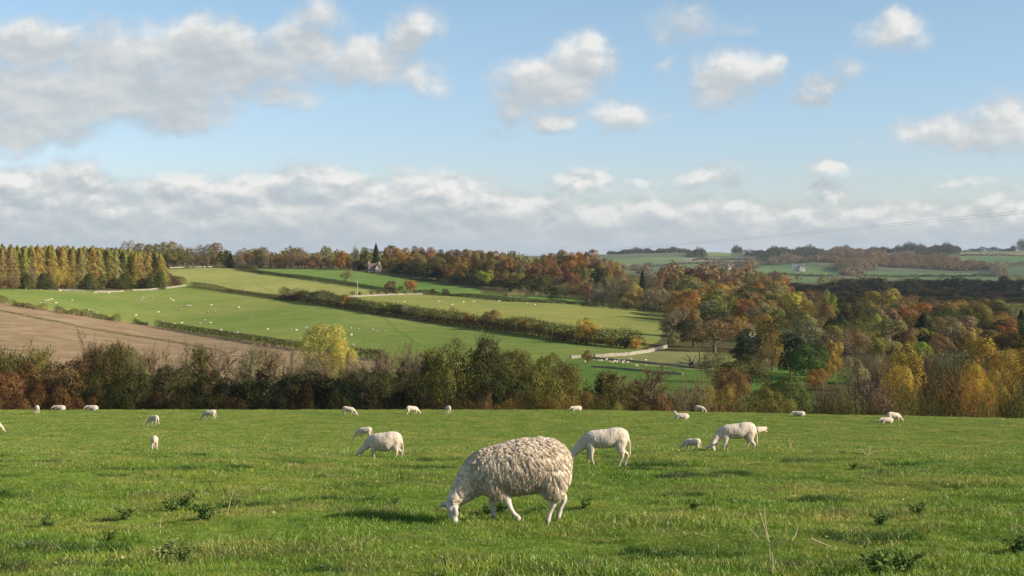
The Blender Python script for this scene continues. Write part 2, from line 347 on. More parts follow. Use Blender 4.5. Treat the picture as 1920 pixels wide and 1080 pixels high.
def build_ground():
    r = np.concatenate([np.arange(1.5, 10, .5), np.arange(10, 40, .3), np.arange(40, 130, .75), np.arange(130, 390, 3.5),
                        np.arange(390, 1100, 3.2), np.arange(1100, 4500, 16), np.arange(4500, 9701, 260)])
    th = np.concatenate([np.arange(-180, -24, 2.0), np.arange(-24, 24, .1), np.arange(24, 180, 2.0)])
    th = R(1) * th
    nr, nth = len(r), len(th)
    Rg, Tg = np.meshgrid(r, th, indexing='ij')
    x = Rg * np.sin(Tg); y = Rg * np.cos(Tg); z = zt(x, y)
    V = np.stack([x, y, z], -1).reshape(-1, 3)
    V = np.concatenate([V, [[0, 0, -1.45]]])
    X, Y, Z = V[:, 0], V[:, 1], V[:, 2]
    Yc = np.maximum(Y, 1)
    px = 960 + F * X / Yc; py = 470 - F * Z / Yc
    C = np.tile(np.array([.09, .085, .035]), (len(V), 1))
    near = (Y < 150)
    C[near] = (.105, .155, .024)
    ff = Y > 1900
    C[ff] = (.13, .15, .08)
    ids = np.zeros(len(V), int)
    ids[near] = 1
    for i, (nm, poly, (a, b), c, _) in enumerate(FIELDS):
        m = inpoly(px, py, poly) & (Y > a) & (Y < b)
        C[m] = c; ids[m] = 2 + i
    # tramlines and paths with a colour of their own
    def stroke(line, w, c, a, b, mix=1.0):
        for (x1, y1), (x2, y2) in zip(line[:-1], line[1:]):
            t = np.clip(((px-x1)*(x2-x1)+(py-y1)*(y2-y1)) / ((x2-x1)**2+(y2-y1)**2), 0, 1)
            d = np.hypot(px-x1-t*(x2-x1), py-y1-t*(y2-y1))
            m = (d < w) & (Y > a) & (Y < b)
            C[m] = C[m]*(1-mix) + np.array(c)*mix
    stroke([(-20,578),(100,602),(200,622),(300,637),(390,653),(430,662)], 1.6, (.10,.09,.04), 380, 640, .85)
    for o_ in (0, 14, 30, 46, 62): stroke([(-20,590+o_),(150,612+o_*.95),(330,640+o_*.8),(480,658+o_*.6)], .8, (.16,.12,.07), 380, 640, .45)
    stroke([(0,628),(120,636),(200,645)], 1.0, (.2,.13,.08), 380, 640, .5)
    stroke([(722,597),(745,620),(785,645)], 2.0, (.10,.15,.035), 380, 700, .6)
    stroke([(480,532),(520,552)], 1.5, (.15,.18,.05), 600, 900, .5)
    for poly, c in FAR:
        m = inpoly(px, py, poly) & (Y > 1900) & (Y < 4400); C[m] = c
    i = np.arange(nr-1)[:, None]; j = np.arange(nth)[None, :]; jn = (j+1) % nth
    Q = np.stack([i*nth+j+0*jn, i*nth+jn, (i+1)*nth+jn, (i+1)*nth+j+0*jn], -1).reshape(-1, 4)[:, ::-1]
    # inner cap as triangles folded into quads is avoided: a small fan object of the same sheet
    fid = np.max(ids[Q], axis=1)
    fid = np.where((ids[Q] == fid[:, None]).sum(1) >= 2, fid, ids[Q[:, 0]])
    Cf = np.concatenate([C, np.ones((len(C), 1))], 1)
    mf = ground_material('far_turf', 'field'); ms = ground_material('stubble', 'stubble'); mn = ground_material('grazed_turf', 'near')
    labels = {0: ('ground', mf), 1: ('pasture', mn)}
    for k, fd in enumerate(FIELDS): labels[2+k] = (fd[0], ms if 'stubble' in fd[0] else mf)
    for k in np.unique(fid):
        q = Q[fid == k]
        u, inv = np.unique(q, return_inverse=True)
        me = mesh_np(labels[k][0], V[u], inv.reshape(-1, 4), labels[k][1], True)
        addcol(me, 'col', Cf[u])
        o = obj(labels[k][0], me); tag(o, kind='structure')
    # the patch right under the camera closes the sheet
    tri = np.stack([np.full(nth, len(V)-1), np.arange(nth), (np.arange(nth)+1) % nth], -1)[:, ::-1]
    u, inv = np.unique(tri, return_inverse=True)
    me = mesh_np('ground', V[u], inv.reshape(-1, 3), mn, True); addcol(me, 'col', np.tile([.105, .155, .024, 1], (len(u), 1)))
    tag(obj('ground', me), kind='structure')
build_ground()

# ------------------------------------------------------------------ foliage materials
def foliage_material(name, trans=.20, var=.36):
    m, nt = newmat(name)
    oi = N(nt, 'ShaderNodeObjectInfo'); at_ = N(nt, 'ShaderNodeVertexColor'); at_.layer_name = 'v'
    sp = N(nt, 'ShaderNodeSeparateColor'); L(nt, at_.outputs[0], sp.inputs[0])
    # leaf to leaf and clump to clump differences of the leaves' own colour
    hsv = N(nt, 'ShaderNodeHueSaturation'); L(nt, oi.outputs['Color'], hsv.inputs['Color'])
    L(nt, math_(nt, 'MULTIPLY_ADD', sp.outputs[1], .055, .4725), hsv.inputs['Hue'])
    L(nt, math_(nt, 'MULTIPLY_ADD', sp.outputs[0], 2*var, 1-var), hsv.inputs['Value'])
    d = N(nt, 'ShaderNodeBsdfDiffuse'); L(nt, hsv.outputs[0], d.inputs[0])
    t = N(nt, 'ShaderNodeBsdfTranslucent'); L(nt, hsv.outputs[0], t.inputs[0])
    mx = N(nt, 'ShaderNodeMixShader'); mx.inputs[0].default_value = trans
    L(nt, d.outputs[0], mx.inputs[1]); L(nt, t.outputs[0], mx.inputs[2])
    L(nt, mx.outputs[0], N(nt, 'ShaderNodeOutputMaterial').inputs[0])
    return m
FOL = foliage_material('foliage')
TWIG = foliage_material('twigs', .0, .4)
def plain(name, c, rough=.85, nscale=0, namp=.25, spec=.3):
    m, nt = newmat(name)
    b = N(nt, 'ShaderNodeBsdfPrincipled'); b.inputs['Roughness'].default_value = rough
    b.inputs['Specular IOR Level'].default_value = spec
    if nscale:
        geo = N(nt, 'ShaderNodeTexCoord')
        n = noise_(nt, geo.outputs['Object'], nscale, 4, .6)
        col = mixc(nt, 1.0, c, ramp(nt, n, [(.3, (1-namp,)*3), (.7, (1+namp,)*3)]), 'MULTIPLY')
        L(nt, col, b.inputs['Base Color'])
    else: b.inputs['Base Color'].default_value = (*c, 1)
    L(nt, b.outputs[0], N(nt, 'ShaderNodeOutputMaterial').inputs[0])
    return m
BARK = plain('bark', (.10, .075, .055), .9, 3, .4)
BARKL = plain('pale_bark', (.26, .22, .17), .9, 3, .35)

# ------------------------------------------------------------------ tree meshes (unit: metres, scaled when placed)
def cards(C, Nn, size, rg, clump=None, aspect=1.0):
    """small leaf-cluster faces at C facing roughly Nn"""
    n = len(C)
    nn = Nn + rg.normal(0, .30, (n, 3)); nn /= np.linalg.norm(nn, axis=1, keepdims=True)
    r = rg.normal(0, 1, (n, 3)); a = np.cross(nn, r); a /= np.linalg.norm(a, axis=1, keepdims=True)
    b = np.cross(nn, a)
    s = (size * rg.uniform(.55, 1.25, n))[:, None]
    a = a * s * .5; b = b * s * .5 * aspect
    k = rg.uniform(.6, 1.1, (n, 4, 1))
    V = np.stack([C - a*k[:, 0], C - b*k[:, 1], C + a*k[:, 2], C + b*k[:, 3]], 1).reshape(-1, 3)
    Q = np.arange(4*n).reshape(n, 4)
    v = np.clip(rg.normal(.5, .18, n), 0, 1)
    h = rg.uniform(0, 1, n) if clump is None else np.clip(clump + rg.normal(0, .12, n), 0, 1)
    c = np.stack([v*.4 + h*.6, h, v*0, v*0+1], 1)
    return V, Q, np.repeat(c, 4, 0)

def tube(pts, rad, sides=5):
    pts = np.asarray(pts, float); rad = np.asarray(rad, float); n = len(pts)
    t = np.gradient(pts, axis=0); t /= np.linalg.norm(t, axis=1, keepdims=True) + 1e-9
    ref = np.array([0, 0, 1.0]) if abs(t[0][2]) < .9 else np.array([1.0, 0, 0])
    a = np.cross(t, ref); a /= np.linalg.norm(a, axis=1, keepdims=True) + 1e-9; b = np.cross(t, a)
    an = np.linspace(0, 2*np.pi, sides, endpoint=False)
    V = (pts[:, None] + rad[:, None, None]*(np.cos(an)[None, :, None]*a[:, None] + np.sin(an)[None, :, None]*b[:, None])).reshape(-1, 3)
    i = np.arange(n-1)[:, None]; j = np.arange(sides)[None]; jn = (j+1) % sides
    Q = np.stack([i*sides+j, i*sides+jn, (i+1)*sides+jn, (i+1)*sides+j], -1).reshape(-1, 4)
    return V, Q
def merge(parts):
    Vs, Qs, Cs, o = [], [], [], 0
    for p in parts:
        Vs.append(p[0]); Qs.append(p[1] + o); o += len(p[0])
        if len(p) > 2: Cs.append(p[2])
    return (np.concatenate(Vs), np.concatenate(Qs)) + ((np.concatenate(Cs),) if Cs else ())

def trunk_mesh(rg, h, rad, spread, nlimb, mat, bend=.04):
    parts = []
    pts = [(0, 0, -.6)] + [(rg.normal(0, bend*h)*t, rg.normal(0, bend*h)*t, h*t) for t in np.linspace(0, 1, 6)]
    pts[1] = (0, 0, 0)
    parts.append(tube(pts, [rad*1.5, rad*1.35] + list(rad*np.linspace(1, .25, 5)), 7))
    for k in range(nlimb):
        t = rg.uniform(.3, .85); a = rg.uniform(0, 2*np.pi); L_ = spread*rg.uniform(.6, 1)
        p0 = np.array(pts[1+int(t*5)]); d = np.array([math.cos(a), math.sin(a), rg.uniform(.4, 1.1)])
        q = [p0 + d*L_*s + np.array([0, 0, .12*L_*s*s]) + rg.normal(0, .04*L_, 3)*(s > 0) for s in (0, .3, .6, 1)]
        parts.append(tube(q, rad*np.array([.5, .36, .22, .06])*(1.1-t*.5), 4))
    V, Q = merge(parts)
    return mesh_np('trunk', V, Q, mat, True)

def lobed_crown(rg, w, h, z0, nl, nleaf, leaf, form='round', ragged=.1):
    """billowy broadleaf crown: leaf clusters spread over overlapping lobes, with gaps between"""
    cx, rr = [], []
    for k in range(nl):
        for _ in range(50):
            p = rg.uniform(-1, 1, 3)
            if form == 'round': ok = .35 < np.linalg.norm(p) < .82 and p[2] > -.75
            elif form == 'dome': ok = .3 < np.linalg.norm(p*[1, 1, .85]) < .8 and p[2] > -.35
            elif form == 'oval': ok = np.hypot(p[0], p[1]) < .62*math.sqrt(max(0, 1-p[2]**2)) + .05
            elif form == 'spread': ok = .2 < np.linalg.norm(p*[1, 1, 1.2]) < .85 and p[2] > -.5
            if ok: break
        cx.append(p); rr.append(rg.uniform(.24, .42) if form != 'oval' else rg.uniform(.26, .4))
    cx.append(np.array([0, 0, .1])); rr.append(.5)
    cx = np.array(cx); rr = np.array(rr); area = rr**2; area[-1] *= .35
    cnt = (nleaf * area / area.sum()).astype(int)
    S = np.array([w/2, w/2, h/2]); C0 = np.array([0, 0, z0 + h/2])
    Cs, Ns, Hs = [], [], []
    for i in range(len(cx)):
        n = cnt[i]; d = rg.normal(0, 1, (n, 3)); d /= np.linalg.norm(d, axis=1, keepdims=True)
        d[:, 2] = np.where(d[:, 2] < -.6, -d[:, 2], d[:, 2])
        rad = rr[i]*np.clip(rg.normal(1, ragged, n), .5, 1.35)
        p = cx[i] + d*rad[:, None]
        keep = np.ones(n, bool)
        for j in range(len(cx)):
            if j != i: keep &= np.linalg.norm(p - cx[j], axis=1) > rr[j]*.78
        keep |= rg.uniform(0, 1, n) < .08
        p = p[keep]; d = d[keep]
        Cs.append(p*S + C0); Ns.append(d + .25*p); Hs.append(np.full(len(p), rg.uniform(.1, .9)))
    V, Q, c = cards(np.concatenate(Cs), np.concatenate(Ns), leaf, rg, np.concatenate(Hs))
    me = mesh_np('crown', V, Q, FOL); addcol(me, 'v', c)
    return me

def conifer_crown(rg, w, h, z0, nleaf, leaf, droop=.25, blunt=0.0):
    t = rg.uniform(0, 1, nleaf)**.75 if blunt == 0 else rg.uniform(0, 1, nleaf)
    tiers = 11; ph = rg.uniform(0, 6.28, tiers+1)
    a = rg.uniform(0, 2*np.pi, nleaf)
    z = 1 - t
    prof = np.minimum(t**(.85 - .35*blunt), 1)
    prof = np.where(t > .88, prof*(1-(t-.88)*3), prof)
    tf = t*tiers; k = tf.astype(int); fr = tf - k
    r = prof*(.80 + .22*fr)*(1 + .16*np.sin(a*3 + ph[k]) + .1*np.sin(a*7 + 2*ph[k]))
    r *= np.where(rg.uniform(0, 1, nleaf) < .22, rg.uniform(.3, .9, nleaf), rg.normal(1, .07, nleaf))
    C = np.stack([r*np.cos(a)*w/2, r*np.sin(a)*w/2, z0 + z*h - droop*r*.3*w/2], 1)
    Nn = np.stack([np.cos(a), np.sin(a), .55 - .2*fr], 1)
    V, Q, c = cards(C, Nn, leaf, rg, np.clip(.5 + .4*np.sin(a*2+ph[k]), 0, 1))
    me = mesh_np('crown', V, Q, FOL); addcol(me, 'v', c)
    return me

def bare_tree(rg, h, w, rad, up=.3, twigs=4, leaves=0, lw=.05, levels=5):
    """branching skeleton: thick limbs in the trunk mesh, fine twigs (and a few last leaves) in the crown mesh"""
    thick, thin, tips = [], [], []
    def grow(p, d, L_, r, lv):
        n = 4; pts = [p]
        dd = d.copy()
        for s in range(n):
            dd = dd + rg.normal(0, .16, 3) + np.array([0, 0, .07*up]); dd /= np.linalg.norm(dd)
            pts.append(pts[-1] + dd*L_/n)
        pts = np.array(pts)
        if lv <= 1: thick.append(tube(pts, np.linspace(r, r*.55, n+1), 6 if lv == 0 else 4))
        else: thin.append(tube(pts, np.maximum(np.linspace(r, r*.4, n+1), lw*.35), 3))
        if lv >= levels: tips.append(pts[-1]); tips.append(pts[2]); return
        kids = [4, 5, 5, 5, twigs][lv]
        for k in range(kids):
            t = rg.uniform(.35, 1) if k else 1.0
            q = pts[min(n, int(round(t*n)))]
            side = rg.normal(0, 1, 3); side[2] = abs(side[2])*up
            side /= np.linalg.norm(side)
            nd = dd*(.75 if k else 1.0) + side*(1.0 if k else .45)*(w/h*1.3 if lv < 2 else 1); nd /= np.linalg.norm(nd)
            grow(q, nd, L_*rg.uniform(.55, .82), r*.55, lv+1)
    p = np.array([0, 0, -.4])
    grow(p, np.array([rg.normal(0, .06), rg.normal(0, .06), 1.0]), h*.26, rad, 0)
    allp = np.concatenate([t[0] for t in thin]); sc = h/np.percentile(allp[:, 2], 99.5)
    sx = w/2/np.percentile(np.hypot(allp[:, 0], allp[:, 1]), 97)
    S = np.array([sx, sx, sc])
    Vt, Qt = merge(thick); Vn, Qn = merge(thin)
    nb = len(Vn)
    cc = np.tile([.5, .5, 0, 1], (nb, 1)).astype(float); cc[:, 0] = np.clip(rg.normal(.5, .15, nb), 0, 1)
    parts = [(Vn*S, Qn, cc)]
    if leaves:
        T = np.array(tips)*S; idx = rg.integers(0, len(T), leaves)
        C = T[idx] + rg.normal(0, .25, (leaves, 3)); Nn = C - np.array([0, 0, h*.55]); Nn /= np.linalg.norm(Nn, axis=1, keepdims=True)
        parts.append(cards(C, Nn, .3, rg))
    V, Q, c = merge(parts)
    crown = mesh_np('crown', V, Q, TWIG if not leaves else FOL); addcol(crown, 'v', c)
    return mesh_np('trunk', Vt*S, Qt, BARK, True), crown

def brush_crown(rg, w, h, nst, leaf, nleaf, flare=.5):
    """many upright whippy stems fanning from the base (willow, hazel), with a fine haze of twigs"""
    parts = []; tipC = []
    for k in range(nst):
        a = rg.uniform(0, 2*np.pi); rr = math.sqrt(rg.uniform(0, 1)); b = rr*.25*w
        top = np.array([math.cos(a), math.sin(a), 0])*rr*w/2*1.02
        H = h*(1 - .45*rr**2)*rg.uniform(.72, 1.05)
        p0 = np.array([math.cos(a)*b, math.sin(a)*b, 0])
        pts = [p0 + (top-p0)*t**1.3 + np.array([0, 0, H*t]) + rg.normal(0, .12, 3)*t for t in (0, .35, .7, 1)]
        parts.append(tube(pts, [.07, .05, .035, .012], 3))
        for _ in range(7):
            t = rg.uniform(.35, .98); q = p0 + (top-p0)*t**1.3 + np.array([0, 0, H*t])
            d = rg.normal(0, 1, 3)*[.45, .45, .2] + np.array([0, 0, .9]); L_ = h*rg.uniform(.06, .15)
            parts.append(tube([q, q + d*L_*.5, q + d*L_ + rg.normal(0, .1, 3)], [.03, .024, .01], 3)); tipC.append(q + d*L_*rg.uniform(.3, 1))
    V, Q = merge(parts)
    c = np.tile([.5, .5, 0, 1], (len(V), 1)).astype(float); c[:, 0] = np.clip(rg.normal(.5, .15, len(V)), 0, 1)
    out = [(V, Q, c)]
    if nleaf:
        T = np.array(tipC); i = rg.integers(0, len(T), nleaf); C = T[i] + rg.normal(0, .3, (nleaf, 3))
        Nn = C*[1, 1, .4]; Nn /= np.linalg.norm(Nn, axis=1, keepdims=True) + 1e-6; Nn[:, 2] += .4
        out.append(cards(C, Nn, leaf, rg))
    V, Q, c = merge(out)
    me = mesh_np('crown', V, Q, FOL); addcol(me, 'v', c)
    return me

PROTO = {}   # form -> list of (trunk mesh, crown mesh, nominal height, nominal width)
def mk(form, i, tm, cm, h, w): PROTO.setdefault(form, []).append((tm, cm, h, w))
rg = np.random.default_rng(11)
for i in range(6):     # broadleaf seen from far
    mk('round', i, trunk_mesh(rg, 9, .35, 3.5, 5, BARK), lobed_crown(rg, 12.8, 13.4, .5, 20, 8200, .50, 'round', .08), 14, 12)
for i in range(3):
    mk('oval', i, trunk_mesh(rg, 10, .3, 2.0, 4, BARK), lobed_crown(rg, 9, 13, 1.5, 20, 5200, .50, 'oval', .1), 15, 7)
for i in range(3):
    mk('sparse', i, trunk_mesh(rg, 10, .35, 4.4, 11, BARK), lobed_crown(rg, 12.6, 12.6, 1.0, 26, 5600, .40, 'round', .13), 14, 12)
for i in range(4):     # nearer broadleaf with finer leaves
    mk('roundn', i, trunk_mesh(rg, 8.5, .35, 4.0, 8, BARK), lobed_crown(rg, 12.8, 13.6, .2, 30, 17000, .34, 'round', .09), 14, 12)
for i in range(3):
    mk('sparsen', i, trunk_mesh(rg, 9.5, .3, 4.5, 14, BARK), lobed_crown(rg, 12.6, 13.2, .6, 30, 16000, .30, 'round', .12), 14, 12)
for i in range(2):
    mk('spread', i, trunk_mesh(rg, 8, .45, 5.5, 10, BARK), lobed_crown(rg, 17, 10, 2.2, 28, 9000, .45, 'spread', .1), 13, 17)
for i in range(3):
    mk('shrub', i, trunk_mesh(rg, 2.5, .12, 1.5, 5, BARK), lobed_crown(rg, 5, 4.2, .0, 12, 2600, .26, 'dome', .12), 4, 5)
for i in range(4):
    mk('larch', i, trunk_mesh(rg, 17, .2, .5, 2, BARK, .005), conifer_crown(rg, 5.4, 19.6, .4, 4600, .36, .3, .85), 20, 5)
for i in range(2):
    mk('fir', i, trunk_mesh(rg, 12, .3, .5, 2, BARK, .005), conifer_crown(rg, 9.5, 15.5, .6, 6000, .5, .6, .35), 16, 9)
for i in range(2):
    mk('poplar', i, trunk_mesh(rg, 14, .28, 1.2, 5, BARK, .01), lobed_crown(rg, 6.5, 17, 1.2, 26, 7000, .36, 'oval', .14), 18, 4.6)
for i in range(4):
    t_, c_ = bare_tree(rg, 12, 11, .28, .3, 3, 0, .07); mk('bare', i, t_, c_, 12, 11)
for i in range(2):
    t_, c_ = bare_tree(rg, 12, 11, .26, .3, 3, 4500, .06); mk('thin', i, t_, c_, 12, 10)
for i in range(3):
    mk('brush', i, trunk_mesh(rg, 4, .12, 1.5, 6, BARK), brush_crown(rg, 9, 11, 150, .26, 3000), 11, 9)
for i in range(2):
    mk('whip', i, trunk_mesh(rg, 5, .12, 1.8, 6, BARKL), brush_crown(rg, 9, 11, 190, .2, 500), 11, 9)

PAL = {  # leaf colours; the darkest also carry shade in the wood band and belt
 'rust brown': (.235, .128, .048), 'orange': (.31, .150, .035), 'golden': (.36, .225, .042), 'yellow': (.40, .33, .07),
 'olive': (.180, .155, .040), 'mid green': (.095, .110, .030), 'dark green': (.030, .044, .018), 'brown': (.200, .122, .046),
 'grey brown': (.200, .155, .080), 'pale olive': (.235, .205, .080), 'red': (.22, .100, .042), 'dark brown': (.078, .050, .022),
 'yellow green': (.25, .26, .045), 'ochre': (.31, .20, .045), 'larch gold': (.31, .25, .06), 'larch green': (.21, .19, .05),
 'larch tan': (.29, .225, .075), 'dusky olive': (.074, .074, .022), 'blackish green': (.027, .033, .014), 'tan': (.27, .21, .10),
}
WORD = {'larch gold': 'golden', 'larch green': 'greenish', 'larch tan': 'tan', 'ochre': 'ochre'}
KINDNAME = {'round': 'broadleaf_tree', 'oval': 'broadleaf_tree', 'sparse': 'broadleaf_tree', 'roundn': 'broadleaf_tree', 'sparsen': 'broadleaf_tree',
            'spread': 'spreading_tree', 'shrub': 'shrub', 'larch': 'larch_tree', 'fir': 'conifer_tree', 'poplar': 'poplar_tree', 'bare': 'bare_tree',
            'thin': 'bare_tree', 'brush': 'willow_tree', 'whip': 'willow_tree'}
SHAPE = {'round': 'round', 'oval': 'tall oval', 'sparse': 'open crowned', 'roundn': 'dense leafy', 'sparsen': 'thinly leaved', 'spread': 'broad spreading',
         'shrub': 'low rounded', 'larch': 'narrow pointed', 'fir': 'pointed evergreen', 'poplar': 'slender upright', 'bare': 'leafless', 'thin': 'half bare',
         'brush': 'brushy many stemmed', 'whip': 'twiggy many stemmed'}
TREES = []   # (root, info)
def tree(px, top, Y, wpx, form, colour, region, label=None, jit=.06, base=None, hmul=None, dim=1.0):
    """a tree rooted on the terrain at depth Y; its real height makes its top reach the given height in the view"""
    p = at(px, Y)
    H = -(top - 470) / F * Y - p.z if hmul is None else hmul
    H = max(H, 1.5)
    W = wpx / F * Y
    tm, cm, h0, w0 = random.choice(PROTO[form])
    kn = KINDNAME[form]
    if kn == 'broadleaf_tree': kn = 'brown_broadleaf' if colour in ('rust brown', 'orange', 'brown', 'red', 'dark brown') else 'olive_gold_broadleaf' if colour in ('olive', 'ochre', 'dusky olive', 'golden') else kn  # broadleaf trees split by leaf colour alone, species not known
    e = empty(kn, p, random.uniform(0, 6.283))
    e.scale = (W / w0, W / w0, H / h0)
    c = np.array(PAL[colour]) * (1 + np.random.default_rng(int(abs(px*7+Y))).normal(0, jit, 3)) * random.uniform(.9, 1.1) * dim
    t = obj('trunk', tm, e); k = obj('crown', cm, e); k.color = (*np.clip(c, 0, 1), 1)
    TREES.append(dict(o=e, px=px, Y=Y, top=470 - F*(p.z+H)/Y, w=wpx, h=H, form=form, colour=colour, region=region, label=label))
    return e

def fill(region, n, pxr, Yr, Hr, Wr, forms, colours, cond=None, seed=1):
    r_ = random.Random(seed); placed = []; tries = 0
    while len(placed) < n and tries < n*60:
        tries += 1
        px = r_.uniform(*pxr); Y = r_.uniform(*Yr) if not callable(Yr) else Yr(px, r_)
        if cond and not cond(px, Y): continue
        W = r_.uniform(*Wr); x = (px-960)/F*Y
        H = r_.uniform(*Hr); tp = 470 - F*(z1(x, Y)+H)/Y
        if tp < (562 if px > 1470 else 522 if px > 1330 else 515): continue
        if any(math.hypot(x-a, Y-b) < .36*(W+c) for a, b, c in placed): continue
        placed.append((x, Y, W))
        tree(px, 0, Y, W*F/Y, r_.choice(forms), r_.choice(colours), region, hmul=H)

random.seed(5)
# A: larch plantation behind the left field
for row, (dY, n) in enumerate([(0, 25), (7, 25), (15, 24), (25, 24), (37, 24), (50, 22)]):
    for k in range(n):
        px = -45 + (k + random.uniform(.15, .85)) * 355 / n + random.uniform(-3, 3)
        if px > 308 - row*6: continue
        Y0 = Y_of(px, 542 if px < 200 else 541, 650, 840) if px > -60 else 720
        H = (22.0 if px < 180 else 22.0 - (px-180)*.024) * random.uniform(.92, 1.04) - row*.1
        f = random.random()
        tree(px, 0, Y0 + 7 + dY + random.uniform(-3, 3), 31*random.uniform(.85, 1.2), 'larch',
             'larch gold' if f < .55 else 'larch green' if f < .70 else 'larch tan', 'larch', hmul=H)
for px, top, w, form, c in [(12,512,26,'sparse','brown'),(24,505,22,'sparse','grey brown'),(60,495,20,'sparse','grey brown'),(110,500,30,'sparse','yellow'),(128,505,28,'sparse','ochre'),
                         (143,510,24,'thin','pale olive'),(204,528,20,'shrub','dark brown'),(20,527,34,'shrub','brown'),(168,512,34,'larch','mid green'),(82,512,34,'larch','mid green'),
                         (300,508,30,'larch','mid green'),(283,512,30,'larch','mid green'),(190,520,24,'shrub','mid green'),(90,528,30,'shrub','mid green'),(232,512,34,'larch','mid green'),(50,514,30,'larch','mid green')]:
    Y0 = Y_of(px, 543, 640, 840)
    tree(px, top, Y0 + (1 if form in ('sparse','thin','shrub') else 5), w, form, c, 'larchfront')
# B: wood on the ridge at the head of the upper-left field
for px, top, w, form, c in [(200,462,26,'round','grey brown'),(215,459,22,'round','dark brown'),(241,449,36,'sparse','pale olive'),(262,458,30,'round','olive'),(283,454,42,'round','olive'),(315,449,40,'round','pale olive'),
                         (325,463,40,'round','olive'),(345,452,34,'sparse','brown'),(368,453,36,'sparse','grey brown'),(388,455,34,'sparse','grey brown'),(405,457,32,'round','brown'),(420,466,26,'round','dusky olive'),
                         (300,470,34,'round','olive'),(350,472,30,'sparse','olive'),(380,476,28,'sparse','brown'),(432,474,20,'fir','dark green'),(180,463,30,'round','olive')]:
    Y0 = 1058 + random.uniform(0, 40) if px > 270 else 1080
    if top > 460 and px > 290: Y0 = 1052
    tree(px, top, Y0, w, form, c, 'ridgeleft')
# C: thin line of trees along the skyline
for px, top, w, c, f in [(447,470,22,'grey brown','sparse'),(462,460,26,'brown','sparse'),(478,468,24,'grey brown','thin'),(492,461,24,'grey brown','sparse'),(508,470,26,'brown','sparse'),(520,474,20,'ochre','round'),
                      (533,476,26,'rust brown','sparse'),(548,466,24,'grey brown','sparse'),(560,462,28,'grey brown','sparse'),(572,470,24,'brown','sparse'),(588,474,22,'brown','round'),(601,472,20,'grey brown','sparse'),
                      (611,464,16,'grey brown','bare'),(625,476,20,'brown','sparse'),(640,472,20,'orange','round'),(452,486,20,'grey brown','sparse'),(470,488,22,'tan','sparse'),(487,487,20,'brown','round'),(505,488,22,'pale olive','sparse'),
                      (525,489,22,'brown','round'),(545,486,22,'grey brown','sparse'),(565,488,22,'brown','sparse'),(583,487,22,'rust brown','sparse'),(603,488,22,'grey brown','sparse'),(622,489,22,'brown','round'),(645,484,22,'rust brown','round')]:
    tree(px, top, 1045 + random.uniform(-8, 25) - (8 if top > 482 else 0), w*1.25, f, c, 'skyline')
for px, top, w, f, c in [(645,468,18,'round','orange'),(638,478,20,'round','orange'),(663,460,18,'bare','grey brown'),(680,465,20,'thin','pale olive'),(705,456,21,'fir','dark green'),(672,486,30,'round','dark green'),
                      (690,480,22,'sparse','olive'),(712,478,30,'sparse','olive'),(718,466,24,'bare','grey brown'),(655,492,18,'shrub','dark brown'),(727,466,22,'round','rust brown'),(680,498,26,'round','dusky olive'),(722,488,22,'round','dusky olive')]:
    tree(px, top, 1010 + random.uniform(-4, 20), w, f, c, 'house')
# D: beech wood over the bright green field
D_front = lambda px: Y_of(px, float(np.interp(px, [700,760,850,960,1010], [511,520,536,549,553])), 700, 1040)
for px, top, w, f, c in [(735,462,30,'round','rust brown'),(755,459,34,'round','orange'),(782,461,30,'round','brown'),(803,461,34,'round','rust brown'),(828,465,30,'round','dusky olive'),(848,464,30,'round','brown'),(868,463,32,'round','rust brown'),
                      (890,462,34,'round','rust brown'),(915,467,26,'round','brown'),(935,470,32,'round','rust brown'),(955,474,24,'round','rust brown'),(972,484,22,'bare','grey brown'),(898,472,34,'round','olive'),
                      (772,473,44,'round','ochre'),(745,478,34,'round','ochre'),(800,475,46,'round','olive'),(830,480,36,'round','olive'),(860,474,34,'round','brown'),(880,485,40,'sparse','olive'),(922,484,36,'round','olive'),
                      (945,483,30,'round','brown'),(965,495,34,'round','mid green')]:
    Y0 = D_front(px) + (95 if top < 472 else 55) + random.uniform(-10, 10)
    tree(px, top, Y0, w*1.15, f, c, 'beech')
for px, top, w, f, c in [(735,490,34,'round','dusky olive'),(760,494,38,'round','dark green'),(785,492,36,'round','dusky olive'),(812,498,36,'round','dusky olive'),(842,493,26,'round','orange'),(862,494,30,'round','ochre'),(880,502,34,'round','dusky olive'),
                      (912,506,36,'round','yellow green'),(945,504,38,'round','brown'),(972,508,34,'round','olive'),(745,505,30,'shrub','blackish green'),(775,506,34,'shrub','blackish green'),(822,510,32,'shrub','blackish green'),
                      (865,518,34,'shrub','blackish green'),(895,520,34,'shrub','dusky olive'),(930,528,36,'shrub','blackish green'),(960,530,36,'shrub','blackish green'),(985,525,34,'round','dusky olive'),(800,513,34,'shrub','blackish green'),(850,517,26,'shrub','dark green')]:
    tree(px, top, D_front(px) + (8 if f == 'shrub' else 22) + random.uniform(-3, 6), w*1.12, f, c, 'beechfront')
